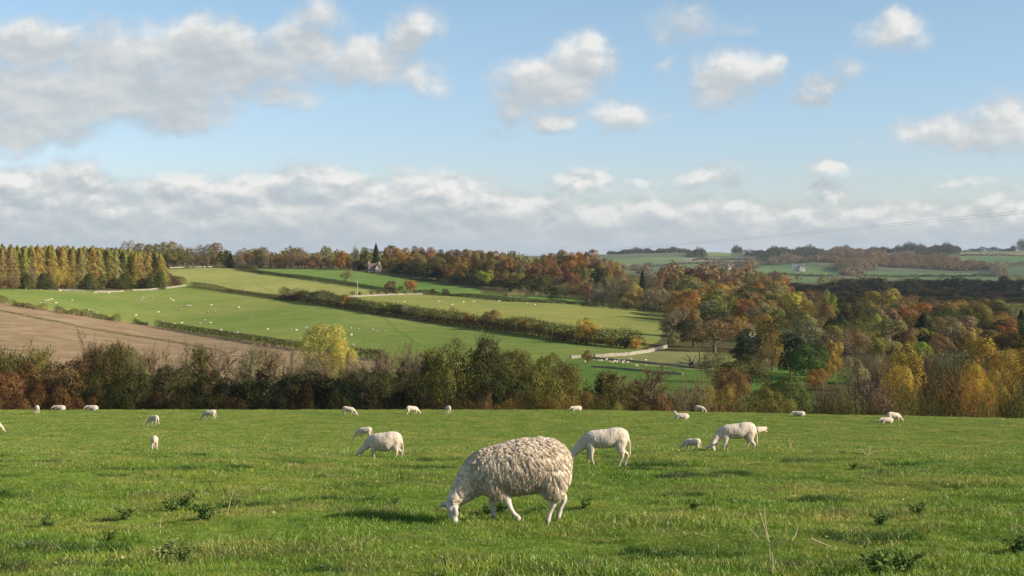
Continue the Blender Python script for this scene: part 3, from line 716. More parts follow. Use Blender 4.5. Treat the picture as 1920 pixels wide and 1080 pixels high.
# E: second beech wood on the knoll
for px, top, w, f, c in [(990,488,34,'round','rust brown'),(1012,484,36,'round','brown'),(1030,474,40,'round','rust brown'),(1055,468,44,'round','brown'),(1082,468,44,'round','orange'),(1108,471,40,'round','rust brown'),(1128,476,34,'round','rust brown'),
                      (1150,487,32,'round','orange'),(1165,499,24,'round','rust brown'),(1012,497,44,'round','brown'),(1038,495,44,'round','rust brown'),(1068,487,44,'round','rust brown'),(1092,490,50,'sparse','olive'),(1120,492,40,'round','dusky olive'),
                      (1145,502,34,'round','brown')]:
    tree(px, top, 905 + (475 < top)*-40 + random.uniform(-15, 15), w, f, c, 'knoll')
for px, top, w, f, c in [(1000,512,44,'round','dusky olive'),(1030,512,36,'sparse','olive'),(1072,507,26,'round','red'),(1100,505,44,'round','pale olive'),(1125,505,34,'round','dark green'),(1048,515,34,'sparse','grey brown'),
                      (1060,527,44,'sparse','pale olive'),(1085,520,40,'sparse','brown'),(1112,522,34,'sparse','grey brown'),(1135,512,34,'sparse','pale olive'),(1150,520,40,'bare','grey brown'),(1160,508,34,'sparse','grey brown'),
                      (1015,525,40,'shrub','dusky olive'),(1130,533,40,'sparse','grey brown'),(1100,536,36,'shrub','brown'),(1035,538,36,'shrub','dusky olive'),(1185,512,40,'sparse','grey brown'),(1205,505,20,'fir','dark green'),
                      (1215,510,36,'sparse','grey brown'),(1240,512,36,'sparse','rust brown'),(1265,508,40,'round','brown'),(1170,530,44,'sparse','grey brown'),(1185,525,40,'round','ochre'),(1170,528,34,'round','olive'),
                      (1215,532,44,'sparse','grey brown'),(1240,530,44,'sparse','tan'),(1265,526,44,'round','mid green'),(1230,548,44,'sparse','tan'),(1262,545,40,'sparse','grey brown'),(1270,552,36,'round','ochre'),(1208,550,40,'sparse','grey brown'),
                      (1180,545,34,'round','ochre')]:
    tree(px, top, (830 if top < 516 else 770 if top < 530 else 725) + random.uniform(-12, 12), w*1.12, f, c, 'scrub')
# G: the wooded valley on the right, described trees then the mass behind them
G = [(1305,496,34,1000,'round','dark brown'),(1325,508,44,960,'round','dark brown'),(1372,515,40,900,'round','rust brown'),(1432,514,34,900,'round','brown'),(1407,510,28,960,'sparse','olive'),
 (1300,522,44,820,'sparse','grey brown'),(1335,536,44,760,'sparse','pale olive'),(1368,545,44,650,'round','dusky olive'),(1395,560,44,600,'round','red'),(1386,590,26,540,'round','golden'),(1340,560,44,640,'sparse','brown'),
 (1300,560,50,640,'sparse','pale olive'),(1432,564,58,560,'round','pale olive'),(1440,547,50,680,'round','olive'),(1492,546,66,640,'round','ochre'),(1525,540,50,720,'sparse','grey brown'),(1556,550,24,600,'poplar','yellow green'),
 (1592,558,58,580,'round','dusky olive'),(1575,588,38,500,'fir','dark green'),(1515,586,58,500,'round','pale olive'),(1545,572,44,560,'round','brown'),(1655,538,56,760,'round','ochre'),(1680,571,64,580,'round','rust brown'),
 (1700,550,52,740,'sparse','grey brown'),(1645,584,42,520,'round','yellow green'),(1672,601,64,450,'round','pale olive'),(1604,611,40,440,'round','orange'),(1640,625,42,410,'round','olive'),(1580,617,40,450,'round','brown'),
 (1732,587,54,460,'fir','dark green'),(1776,592,62,480,'round','orange'),(1815,583,34,520,'fir','dark green'),(1880,597,66,480,'round','rust brown'),(1915,581,30,520,'fir','blackish green'),(1852,553,54,700,'round','olive'),(1795,561,50,690,'round','olive'),
 (1340,583,90,430,'sparse','brown'),(1300,598,58,460,'round','dusky olive'),(1290,575,50,520,'round','brown'),(1403,613,56,360,'round','dark green'),(1448,616,48,350,'sparse','ochre'),(1482,630,56,335,'round','dark green'),(1520,638,68,325,'round','mid green'),
 (1562,636,34,340,'round','ochre'),(1345,654,56,310,'sparse','olive'),(1725,640,40,400,'round','yellow green'),(1620,560,44,620,'round','olive'),(1750,556,50,700,'sparse','grey brown'),(1900,620,50,430,'round','brown'),
 (1480,600,50,450,'round','dusky olive'),(1820,610,44,460,'round','ochre'),(1855,620,40,430,'round','olive'),(1560,600,30,460,'round','dark green'),(1390,640,40,370,'round','dusky olive'),(1700,612,44,450,'round','brown'),(1765,625,50,420,'sparse','brown')]
for px, top, w, Y0, f, c in G:
    if c == 'grey brown' and px > 1420: c = 'brown'
    tree(px, top, Y0, w*1.22, f, c, 'valley')
fill('valley', 95, (1280, 1990), (600, 1180), (12, 16), (14, 18), ['round', 'round', 'sparse', 'oval'], ['olive','brown','ochre','rust brown','dusky olive','olive','brown','pale olive','orange','ochre','brown'], seed=3)
fill('valley', 40, (1420, 1990), (400, 620), (10, 14), (12, 15), ['round', 'sparse'], ['olive','brown','ochre','dusky olive','mid green','grey brown'], seed=4)
# H: wood band, cloud shadow put into near-black leaf colours
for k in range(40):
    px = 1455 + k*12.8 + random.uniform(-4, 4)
    tree(px, 523 + random.uniform(-4, 5) + (6 if px < 1560 else 0), 1330 + random.uniform(-30, 60), 34, 'round' if random.random() < .7 else 'oval', random.choice(['blackish green', 'blackish green', 'dark brown', 'blackish green']), 'shadeband', jit=.02)
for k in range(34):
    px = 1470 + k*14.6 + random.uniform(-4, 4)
    tree(px, 536 + random.uniform(-4, 5), 1235 + random.uniform(-10, 20), 36, 'round', random.choice(['blackish green', 'blackish green', 'dark brown']), 'shadeband', jit=.02)
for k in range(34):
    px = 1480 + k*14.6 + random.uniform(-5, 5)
    tree(px, 545 + random.uniform(-3, 4), 1140 + random.uniform(-10, 20), 38, 'round', random.choice(['blackish green', 'dark brown', 'dusky olive']), 'shadeband', jit=.02, dim=.8)
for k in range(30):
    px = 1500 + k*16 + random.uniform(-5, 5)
    tree(px, 556 + random.uniform(-3, 4), 1030 + random.uniform(-10, 20), 42, 'round', random.choice(['blackish green', 'dark brown', 'dusky olive', 'dusky olive']), 'shadeband', jit=.02, dim=.8)
# single field trees
for px, top, w, Y0, f, c, lb in [
  (732,525,22,None,'round','brown','brown round tree in the hedge by the pale track wall, left of the orange one'),
  (769,522,26,None,'round','orange','orange brown round tree in the hedge above the pale track wall'),
  (752,537,16,None,'shrub','brown','low brown bush between the two round trees above the track wall'),
  (811,543,14,None,'shrub','dark brown','small dark bush on the hedge line, left of a larger dark bush'),
  (835,542,18,None,'shrub','dark brown','larger dark bush on the hedge line right of the track wall'),
  (645,505,28,None,'bare','pale olive','pale bare tree standing on the hedge below the skyline orange tree')]:
    by = {732:548,769:549,752:549,811:553,835:555,645:533}[px]
    tree(px, top, Y_of(px, by, 640, 1000), w, f, c, 'single', label=lb)
tree(610, 603, 318, 88, 'roundn', 'yellow', 'single', label='large pale yellow tree at the foot of the brown stubble field', jit=0)
tree(638, 625, 312, 58, 'roundn', 'yellow', 'single', label='smaller pale yellow tree leaning on the right of the large yellow one', jit=0)
tree(1252, 578, 470, 70, 'bare', 'grey brown', 'single', label='spreading bare grey oak at the right end of the pale stone wall')
tree(1100, 661, Y_of(1100, 684, 300, 420), 24, 'shrub', 'brown', 'single', label='round brown bush beside the left end of the stone wall')
tree(1262, 627, 455, 26, 'shrub', 'pale olive', 'single', label='pale bush at the foot of the bare grey oak')
# trees standing in the thick hedge
for px, top, w, f, c in [(556,537,34,'sparse','tan'),(648,553,22,'round','ochre'),(718,563,30,'round','yellow green'),(745,572,24,'round','dusky olive'),(766,566,24,'sparse','tan'),(808,580,20,'round','ochre'),(851,574,22,'sparse','yellow green'),
                      (878,587,18,'round','golden'),(922,578,28,'round','brown'),(955,600,22,'round','brown'),(980,598,24,'round','ochre'),(1010,602,22,'round','golden'),(1058,627,34,'sparse','ochre'),(1100,593,38,'round','golden'),(1060,618,34,'round','olive'),
                      (1190,632,24,'round','golden'),(1172,634,28,'round','dark green'),(1145,632,24,'round','ochre'),(1125,635,22,'shrub','brown')]:
    by = float(np.interp(px, [p[0] for p in THICK], [p[1] for p in THICK])) + 1
    tree(px, top, Y_of(px, by, 380, 800), w*1.25, f, c, 'thickhedge')

# I: the belt of trees in the valley bottom just beyond the pasture
I = [(0,690,70,'roundn','rust brown'),(62,682,95,'roundn','rust brown'),(150,662,100,'roundn','brown'),(-45,700,90,'roundn','brown'),(105,705,80,'roundn','rust brown'),(182,690,70,'roundn','brown'),
 (30,655,70,'thin','olive'),(80,652,80,'thin','olive'),(130,655,60,'bare','grey brown'),(165,652,60,'thin','olive'),(192,645,60,'sparsen','dusky olive'),(215,632,90,'bare','grey brown'),(250,645,70,'thin','olive'),(255,652,40,'sparsen','pale olive'),
 (285,652,60,'bare','grey brown'),(320,655,70,'bare','grey brown'),(345,650,60,'bare','grey brown'),(385,650,50,'thin','olive'),(415,655,70,'bare','grey brown'),(450,648,60,'bare','tan'),(480,650,60,'thin','grey brown'),(520,655,70,'bare','grey brown'),(555,660,60,'bare','grey brown'),
 (590,662,60,'bare','grey brown'),(630,672,60,'bare','grey brown'),(665,665,60,'bare','grey brown'),(700,655,60,'bare','grey brown'),(735,655,60,'bare','grey brown'),(770,650,60,'bare','grey brown'),(800,655,60,'thin','olive'),
 (232,690,80,'roundn','dusky olive'),(262,705,70,'roundn','blackish green'),(312,688,90,'roundn','dusky olive'),(355,715,70,'roundn','blackish green'),(395,690,40,'roundn','dusky olive'),(430,710,70,'roundn','blackish green'),(470,705,60,'roundn','dusky olive'),
 (510,700,70,'roundn','blackish green'),(555,705,80,'roundn','dusky olive'),(600,700,80,'roundn','blackish green'),(640,712,80,'roundn','blackish green'),(690,690,70,'sparsen','dusky olive'),(735,700,80,'roundn','dusky olive'),(780,690,70,'sparsen','dusky olive'),
 (843,634,62,'sparsen','olive'),(890,640,80,'roundn','dusky olive'),(905,628,60,'bare','pale olive'),(870,680,90,'roundn','dusky olive'),(930,655,70,'sparsen','olive'),(970,650,60,'sparsen','olive'),(1005,655,60,'sparsen','olive'),(1030,660,60,'sparsen','olive'),
 (950,690,80,'roundn','dusky olive'),(1010,690,80,'roundn','olive'),(1055,680,70,'sparsen','olive'),(1085,690,60,'thin','olive'),(820,700,70,'sparsen','dusky olive'),(750,725,70,'roundn','blackish green'),
 (1120,700,70,'thin','olive'),(1165,700,60,'bare','grey brown'),(1220,690,70,'bare','grey brown'),(1250,705,60,'bare','pale olive'),(1190,715,60,'thin','olive')]
for px, top, w, f, c in I:
    Y0 = 222 + random.uniform(-12, 16)
    if f in ('bare', 'thin'): Y0 += 22
    if f.startswith('round') or f == 'sparsen': Y0 -= 8
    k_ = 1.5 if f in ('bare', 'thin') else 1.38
    tree(px, top, Y0, w*k_, f, c, 'belt', jit=.04, dim=.72 if f not in ('bare', 'thin') else .85)  # the belt lies in shade; that shade is put into darker leaf colours
# understorey at the front of the belt, its shade put into darkened leaf colours
r_ = random.Random(21)
for k in range(46):
    px = -50 + k*29 + r_.uniform(-8, 8)
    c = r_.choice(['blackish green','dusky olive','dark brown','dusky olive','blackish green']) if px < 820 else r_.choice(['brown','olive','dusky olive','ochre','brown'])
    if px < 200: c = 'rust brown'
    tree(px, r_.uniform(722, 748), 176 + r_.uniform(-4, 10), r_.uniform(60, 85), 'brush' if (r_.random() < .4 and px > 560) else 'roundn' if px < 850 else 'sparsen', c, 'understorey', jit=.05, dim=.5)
tree(910, 722, 168, 50, 'brush', 'brown', 'understorey', label='rusty brown rounded bush at the field edge below the tall green trees')
tree(1130, 735, 168, 60, 'sparsen', 'dusky olive', 'understorey'); tree(1160, 740, 166, 50, 'sparsen', 'olive', 'understorey'); tree(1080, 738, 168, 60, 'brush', 'ochre', 'understorey')
# J: right belt, willows and golden poplars
J = [(1310,697,86,215,'brush','grey brown'),(1275,712,60,205,'brush','grey brown'),(1385,668,96,262,'roundn','dusky olive'),(1372,690,60,255,'roundn','brown'),(1350,712,56,205,'sparsen','ochre'),(1400,728,80,190,'brush','olive'),
 (1470,705,110,205,'roundn','mid green'),(1440,722,70,192,'sparsen','olive'),(1500,726,80,190,'sparsen','mid green'),(1560,700,80,208,'brush','grey brown'),(1620,690,90,214,'brush','grey brown'),(1590,720,80,190,'brush','olive'),
 (1692,675,66,232,'sparsen','golden'),(1706,655,50,262,'poplar','golden'),(1680,655,34,280,'poplar','ochre'),(1650,660,60,300,'whip','tan'),(1625,650,66,320,'whip','tan'),(1600,668,50,280,'sparsen','tan'),(1740,650,80,300,'whip','tan'),(1790,655,80,290,'whip','tan'),
 (1760,690,80,225,'brush','brown'),(1700,715,90,196,'brush','olive'),(1655,715,80,194,'brush','grey brown'),(1850,642,70,270,'poplar','golden'),(1832,672,60,230,'sparsen','golden'),(1878,655,64,255,'sparsen','golden'),(1905,650,60,290,'sparsen','ochre'),(1800,690,70,225,'brush','brown'),
 (1825,700,70,205,'sparsen','golden'),(1860,705,60,200,'sparsen','golden'),(1900,705,60,198,'brush','olive'),(1940,690,80,205,'brush','grey brown'),(1780,725,80,186,'brush','olive'),(1740,728,70,184,'brush','dusky olive'),(1545,735,70,184,'brush','dusky olive'),
 (1460,742,70,180,'sparsen','olive'),(1350,742,60,180,'brush','brown'),(1300,742,60,180,'brush','dusky olive'),(1240,742,60,176,'sparsen','brown'),(1625,742,60,180,'brush','dusky olive'),(1680,745,60,180,'brush','olive'),(1850,748,70,180,'brush','olive'),(1910,752,70,180,'brush','dusky olive'),
 (1350,690,44,290,'sparsen','brown'),(1530,690,40,300,'sparsen','orange'),(1545,670,40,330,'sparsen','ochre'),(1960,650,90,240,'poplar','golden')]
for px, top, w, Y0, f, c in J:
    tree(px, top, Y0, w*1.12, f, c, 'rightbelt', jit=.05)

# ------------------------------------------------------------------ hedges
def hedge(line, h, w, colour, label, Yr=(300, 1300), leaf=.45, dens=9, name='hedge', wob=.25):
    pts = [on(px, py, *Yr) for px, py in line]
    C, Nn, H = [], [], []
    rg = np.random.default_rng(int(abs(line[0][0])*13 + abs(line[0][1])))
    o0 = pts[0].copy()
    for a, b in zip(pts[:-1], pts[1:]):
        L_ = (b-a).length; n = int(L_*dens*(h+w))
        t = rg.uniform(0, 1, n); an = rg.uniform(0, np.pi, n)
        d = np.array([(b-a).x, (b-a).y]); d /= np.linalg.norm(d); s = np.array([-d[1], d[0]])
        x = a.x + (b.x-a.x)*t; y = a.y + (b.y-a.y)*t
        ln = (x*.21 + y*.13)
        k = 1 + wob*np.sin(ln*1.7) + wob*.7*np.sin(ln*4.3+1) + rg.normal(0, .1, n)
        rr = np.where(rg.uniform(0, 1, n) < .3, rg.uniform(.3, 1, n), 1)
        off = np.cos(an)*w/2*k*rr; zz = np.sin(an)**.7*h*k*rr
        x2 = x + s[0]*off; y2 = y + s[1]*off
        C.append(np.stack([x2-o0.x, y2-o0.y, zt(x2, y2) + zz - o0.z], 1))
        Nn.append(np.stack([s[0]*np.cos(an), s[1]*np.cos(an), np.sin(an)+.1], 1)); H.append(.5+.4*np.sin(ln*2.3))
    V, Q, c = cards(np.concatenate(C), np.concatenate(Nn), leaf, rg, np.clip(np.concatenate(H), 0, 1))
    me = mesh_np(name, V, Q, FOL); addcol(me, 'v', c)
    o = obj(name, me); o.location = o0; o.color = (*PAL[colour], 1)
    tag(o, label, 'hedge', 'hedges between the far fields'); return o

HD = [
 ([(-30,564),(12,570)], 2.2, 2.2, 'brown', 'short clipped hedge above the brown field at the far left edge'),
 ([(20,573),(50,578),(88,584)], 2.2, 2.2, 'brown', 'gappy reddish hedge, second from the left above the brown field'),
 ([(103,586),(160,594),(226,604)], 2.3, 2.2, 'dark brown', 'long clipped hedge above the brown field, left of a small hedge piece'),
 ([(249,607),(278,611)], 2.0, 2.0, 'dark brown', 'very short isolated hedge piece above the brown field'),
 ([(293,613),(350,622),(420,633),(500,646),(575,658)], 2.4, 2.2, 'dark brown', 'long dark hedge running down to the pale yellow tree'),
 ([(655,668),(690,671),(720,676)], 2.6, 2.4, 'dark brown', 'short dark hedge right of the pale yellow tree'),
 ([(358,538),(390,543),(440,550),(490,557),(540,563)], 2.2, 2.4, 'dark brown', 'thin dark hedge dividing the left sheep field from the upper field'),
 ([(318,529),(345,535)], 3.0, 3.5, 'rust brown', 'rusty bramble clump at the right end of the larch wood wall'),
 ([(445,506),(500,515),(560,522),(650,535),(742,549)], 2.6, 3.0, 'dusky olive', 'dark hedge between the pale upper field and bright green field'),
 ([(780,550),(870,557),(960,566),(1060,570),(1120,575)], 2.0, 2.4, 'dark brown', 'low dark hedge along the top of the olive field'),
 ([(1090,574),(1150,579),(1210,584),(1245,590)], 3.2, 3.4, 'dusky olive', 'dark thicker hedge at the top right of the olive field'),
 ([(905,552),(950,556),(990,556),(1030,555)], 3.6, 3.4, 'tan', 'ragged tan hedge between two bright green fields'),
 ([(1035,552),(1080,560),(1120,566),(1155,572)], 4.0, 4.0, 'dusky olive', 'dark hedge along the wood behind the small bright field'),
 ([(1110,563),(1150,568)], 5.0, 3.0, 'rust brown', 'russet hedge behind the pole beside the ochre tree'),
]
for ln, h, w, c, lb in HD: hedge(ln, h, w, c, lb, (380, 1100), .34, 26)
hedge(THICK, 4.6, 5.0, 'dusky olive', 'broad overgrown hedge dropping across the middle of the hillside', (380, 820), .42, 20, 'hedge', .16)
hedge([(x, y+3) for x, y in THICK[:-1]], 2.6, 3.0, 'dark brown', 'darker bramble strip along the lower side of the broad hedge', (380, 820), .4, 16, 'hedge', .15)

# ------------------------------------------------------------------ walls
STONE = plain('dry_stone', (.29, .25, .18), .9, 1.3, .35)
STONED = plain('mossy_stone', (.24, .22, .11), .9, 1.3, .4)
def wall(line, h, w, mat, label, Yr, name='stone_wall'):
    rg = np.random.default_rng(int(abs(line[0][0]*3 + line[0][1]))); parts = []
    pts = [on(px, py, *Yr) for px, py in line]; o0 = pts[0]
    prevs = []
    for a, b in zip(pts[:-1], pts[1:]):
        L_ = (b-a).length; n = max(2, int(L_/1.6))
        for k in range(n): prevs.append(a.lerp(b, k/n))
    prevs.append(pts[-1])
    V = []; Q = []
    for i, p in enumerate(prevs):
        q = prevs[min(i+1, len(prevs)-1)]; o_ = prevs[max(i-1, 0)]
        d = Vector((q.x-o_.x, q.y-o_.y, 0)).normalized(); s = Vector((-d.y, d.x, 0))
        z = z1(p.x, p.y); hh = h*rg.uniform(.86, 1.14)
        for (a_, b_) in ((-w/2, -.3), (-w*.36, hh), (w*.36, hh*rg.uniform(.94, 1.05)), (w/2, -.3)):
            V.append((p.x+s.x*a_+rg.normal(0, .03)-o0.x, p.y+s.y*a_-o0.y, z+b_-o0.z))
    for i in range(len(prevs)-1):
        for k in range(3): Q.append((i*4+k, i*4+k+1, i*4+k+5, i*4+k+4))
    Q.append((0, 1, 2, 3)); e = (len(prevs)-1)*4; Q.append((e+3, e+2, e+1, e))
    o = obj(name, mesh_np(name, V, Q, mat)); o.location = o0
    tag(o, label, 'stone wall', 'dry stone walls on the hillside'); return o
wall([(-30,536),(0,538),(60,540),(110,544),(160,547)], .75, .6, STONE, 'pale dry stone wall below the larch wood, left stretch', (600, 860))
wall([(176,548),(205,548),(232,547)], .75, .6, STONE, 'pale dry stone wall below the larch wood, middle stretch past the bush', (600, 860))
wall([(248,545),(280,544),(320,540),(348,536)], .8, .6, STONE, 'pale dry stone wall at the right end of the larch wood', (600, 860))
wall([(318,503),(360,501.5),(400,501),(428,502)], .8, .6, STONE, 'thin pale wall under the ridge trees above the upper field', (900, 1100))
wall([(640,558),(680,556),(720,554),(760,552.5),(792,552)], .75, .6, STONE, 'pale track wall with dark posts below the two round trees', (640, 900))
wall([(1070,672),(1088,671)], .9, .7, STONE, 'short pale wall piece left of the round brown bush', (330, 520))
wall([(1115,670),(1140,669),(1180,666),(1215,661),(1235,656),(1250,652)], .9, .7, STONE, 'bright pale stone wall curving up to the bare grey oak', (330, 560))
wall([(1108,672),(1180,678),(1240,684),(1330,694)], 0.5, .6, STONED, 'dark mossy wall between the tan paddock and bright paddock', (300, 470))
wall([(1110,688),(1160,692),(1210,697),(1280,703)], 0.5, .6, STONED, 'dark mossy wall in front of the flock in the bright paddock', (270, 420))

# gate posts along the track wall
POST = plain('dark_timber', (.05, .04, .03), .9, 6, .3)
for i, px in enumerate([661,674,697,709,724,740,759,777]):
    p = on(px, 556 - (px-660)*.035, 640, 900)
    V, Q = tube([(0, 0, -.3), (0, 0, 1.3), (0, 0, 2.4)], [.42, .4, .3], 6)
    sh = cards(np.random.default_rng(i).normal(0, .7, (120, 3)) + np.array([0, 0, 1.6]), np.tile([0, -1, .5], (120, 1)), .4, np.random.default_rng(i))
    me = mesh_np('hedge_bush', sh[0], sh[1], FOL); addcol(me, 'v', sh[2])
    o = obj('hedge_bush', me); o.location = p; o.color = (*PAL['dark brown'], 1)
    tag(o, 'small dark bush standing against the pale track wall', 'bush', 'small dark bushes spaced along the pale track wall')

# ------------------------------------------------------------------ houses
SLATE = plain('roof_tiles', (.17, .11, .09), .85, 2, .2); CREAM = plain('limewash', (.62, .55, .40), .85, 1, .12); STW = plain('cotswold_stone', (.46, .38, .27), .85, 2, .2)
WHITE = plain('white_render', (.70, .68, .62), .8, 1, .08); GLASS = plain('window_glass', (.03, .04, .05), .2, 0, 0, .5); GREYR = plain('grey_slate', (.17, .17, .18), .8, 2, .15)
def prism(w, d, h, rh, ox=0, oy=0, oz=0):
    """gabled block: walls up to h and gable triangles, ridge along x"""
    v = [(-w/2,-d/2,-1),(w/2,-d/2,-1),(w/2,d/2,-1),(-w/2,d/2,-1),(-w/2,-d/2,h),(w/2,-d/2,h),(w/2,d/2,h),(-w/2,d/2,h),(-w/2,0,h+rh),(w/2,0,h+rh)]
    f = [(0,1,5,4),(2,3,7,6),(1,2,6,9,5),(3,0,4,8,7)]
    return [(x+ox, y+oy, z+oz) for x, y, z in v], f
def house(p, rz, w, d, h, rh, wm, rm, label, nwin=3, wing=True):
    e = empty('house', p, rz); tag(e, label, 'house')
    def pm(name, v, f, mat, par=e):
        me = bpy.data.meshes.new(name); me.from_pydata([tuple(a) for a in v], [], f); me.materials.append(mat); me.update(); return obj(name, me, par)
    v, f = prism(w, d, h, rh); pm('wall', v, f, wm)
    def roof(w, d, h, rh, ox=0, oy=0, turn=False):
        t = .25; ov = .35; V = []
        for s in (-1, 1):
            for z in (0, t):
                V += [(-w/2-ov, s*(d/2+ov), h-rh*ov/(d/2)+z+.02), (w/2+ov, s*(d/2+ov), h-rh*ov/(d/2)+z+.02), (w/2+ov, 0, h+rh+z+.02), (-w/2-ov, 0, h+rh+z+.02)]
        Fc = []
        for s in (0, 8):
            Fc += [(s, s+1, s+2, s+3), (s+4, s+5, s+6, s+7), (s, s+1, s+5, s+4), (s+1, s+2, s+6, s+5), (s+3, s, s+4, s+7)]
        if turn: V = [(-y, x, z) for x, y, z in V]
        return [(x+ox, y+oy, z) for x, y, z in V], Fc
    v, f = roof(w, d, h, rh); r = pm('roof', v, f, rm)
    def box(x0, x1, y0, y1, z0, z1_):
        return [(x0,y0,z0),(x1,y0,z0),(x1,y1,z0),(x0,y1,z0),(x0,y0,z1_),(x1,y0,z1_),(x1,y1,z1_),(x0,y1,z1_)], [(0,1,2,3),(4,5,6,7),(0,1,5,4),(1,2,6,5),(2,3,7,6),(3,0,4,7)]
    for s in (-.42, .4):
        v, f = box(s*w-.5, s*w+.5, -.4, .4, h+rh*.6, h+rh+1.5); pm('chimney', v, f, wm, r)
    if wing:
        v, f = prism(d*.95, w*.34, h*.95, rh*.9); v = [(-y + w*.22, x - d*.35, z) for x, y, z in v]; pm('gable_wing', v, f, wm)
        v, f = roof(d*.95, w*.34, h*.95, rh*.9, w*.22, -d*.35, True); pm('wing_roof', v, f, rm)
    for k in range(nwin):
        x = -w*.42 + k*w*.42/max(1, nwin-1) if wing else -w*.38 + k*w*.76/max(1, nwin-1)
        for z in ((.9, h*.58) if h > 4 else (.9,)):
            v, f = box(x-.5, x+.5, -d/2-.06, -d/2+.05, z, z+1.3); pm('window', v, f, GLASS)
    return e
hp = at(702, 985)
house(hp, R(10), 8.5, 6.0, 3.2, 2.6, STW, SLATE, 'red roofed stone cottage with a gabled wing below the dark conifer')
house(at(1497, 2640), R(-6), 24, 10, 8, 5, CREAM, GREYR, 'large pale manor house on the far green hillside', 4)
house(at(1372, 2750), R(8), 13, 8, 5, 4, WHITE, SLATE, 'small white cottage beside the far woods left of the manor', 3, False)
house(at(1325, 2500), R(-20), 14, 8, 5, 4, STW, SLATE, 'dull stone farmhouse at the left edge of the far green field', 3, False)
house(at(1409, 548), R(15), 7, 5, 3, 2, STW, SLATE, 'cottage half hidden behind the golden tree in the valley woods', 2, False)

# ------------------------------------------------------------------ poles, mast, wires
WOOD = plain('weathered_pole', (.36, .34, .30), .9, 4, .2); STEEL = plain('galvanised_steel', (.30, .33, .36), .6, 0); WIRE = plain('cable', (.10, .11, .12), .6, 0)
def pole(p, h, label, r=.16):
    e = empty('utility_pole', p); tag(e, label, 'utility pole', 'wooden poles in the far fields')
    V, Q = tube([(0, 0, -.6), (0, 0, h*.5), (0, 0, h)], [r*1.2, r, r*.8], 8); obj('shaft', mesh_np('shaft', V, Q, WOOD, True), e)
    V, Q = tube([(-.9, 0, h-.5), (.9, 0, h-.5)], [.09, .09], 4); obj('crossarm', mesh_np('crossarm', V, Q, WOOD), e)
    return e
pole(on(348, 528, 640, 900), 5.5, 'pale thin pole at the edge of the upper field near the larch wood')
pole(on(670, 556, 640, 900), 8.6, 'pale pole standing on the track wall left of the round trees', .2)
pole(on(1105, 567, 600, 900), 6.2, 'grey pole in the small bright green field', .2)
me_ = empty('radio_mast', at(1377, 4150)); tag(me_, 'slender lattice mast on the far skyline beside a clump of trees', 'mast')
pr = []
for a in (0, 2.09, 4.19):
    pr.append(tube([(1.3*math.cos(a), 1.3*math.sin(a), 0), (.25*math.cos(a), .25*math.sin(a), 32)], [.25, .16], 4))
for k in range(14):
    z = k*2.2; s = 1.3 - 1.05*z/32; s2 = 1.3 - 1.05*(z+2.2)/32
    for a in (0, 2.09, 4.19):
        b = a + 2.09; pr.append(tube([(s*math.cos(a), s*math.sin(a), z), (s2*math.cos(b), s2*math.sin(b), z+2.2)], [.1, .1], 3))
V, Q = merge(pr); obj('lattice', mesh_np('lattice', V, Q, STEEL), me_)
V, Q = tube([(0, 0, 31), (0, 0, 38)], [.14, .08], 4); obj('antenna', mesh_np('antenna', V, Q, STEEL), me_)
def catenary(a, b, sag, off, mat, label):
    pts = []
    for t in np.linspace(0, 1, 60):
        p = a.lerp(b, t); pts.append((p.x + off[0], p.y + off[1], p.z + off[2] - sag*4*t*(1-t)))
    V, Q = tube(pts, np.full(60, .020), 4); o = obj('power_line', mesh_np('power_line', V, Q, mat))
    tag(o, label, 'power line', 'overhead wires'); return o
def atz(px, py, Y): return Vector(((px-960)/F*Y, Y, -(py-470)/F*Y))
A_, B_ = atz(2120, 374, 300), atz(965, 479, 820)
catenary(A_, B_, 1.2, (0, 0, 0), WIRE, 'upper of two thin overhead wires crossing the sky on the right')
catenary(A_, B_, 1.2, (.9, 0, -.55), WIRE, 'lower of two thin overhead wires crossing the sky on the right')

# fallen dead tree in the paddock
rgd = np.random.default_rng(5)
dp = on(1300, 690, 300, 420)
de = empty('fallen_tree', dp, 0); tag(de, 'dead fallen tree with dark twisted limbs lying by the paddock wall', 'dead tree')
pr = []
for k in range(16):
    a = rgd.uniform(0, 3.14); L_ = rgd.uniform(2.5, 6.0)
    d = np.array([math.cos(a)*1.0, rgd.normal(0, .4), abs(math.sin(a))*.6+.05]); p0 = np.array([rgd.uniform(-.5, 3), 0, .8])
    q = [p0]
    for s in range(5):
        d = d + rgd.normal(0, .25, 3); d /= np.linalg.norm(d); d[2] = max(d[2], -.1); q.append(q[-1] + d*L_/5)
    pr.append(tube(q, np.linspace(.22, .04, 6), 5))
V, Q = merge(pr); obj('limb', mesh_np('limb', V, Q, BARK, True), de)
V, Q = tube([(-1, 0, .3), (1, 0, .7), (3, .2, .8), (4.5, .3, .5)], [.5, .75, .8, .9], 8); obj('trunk', mesh_np('trunk', V, Q, BARK, True), de)

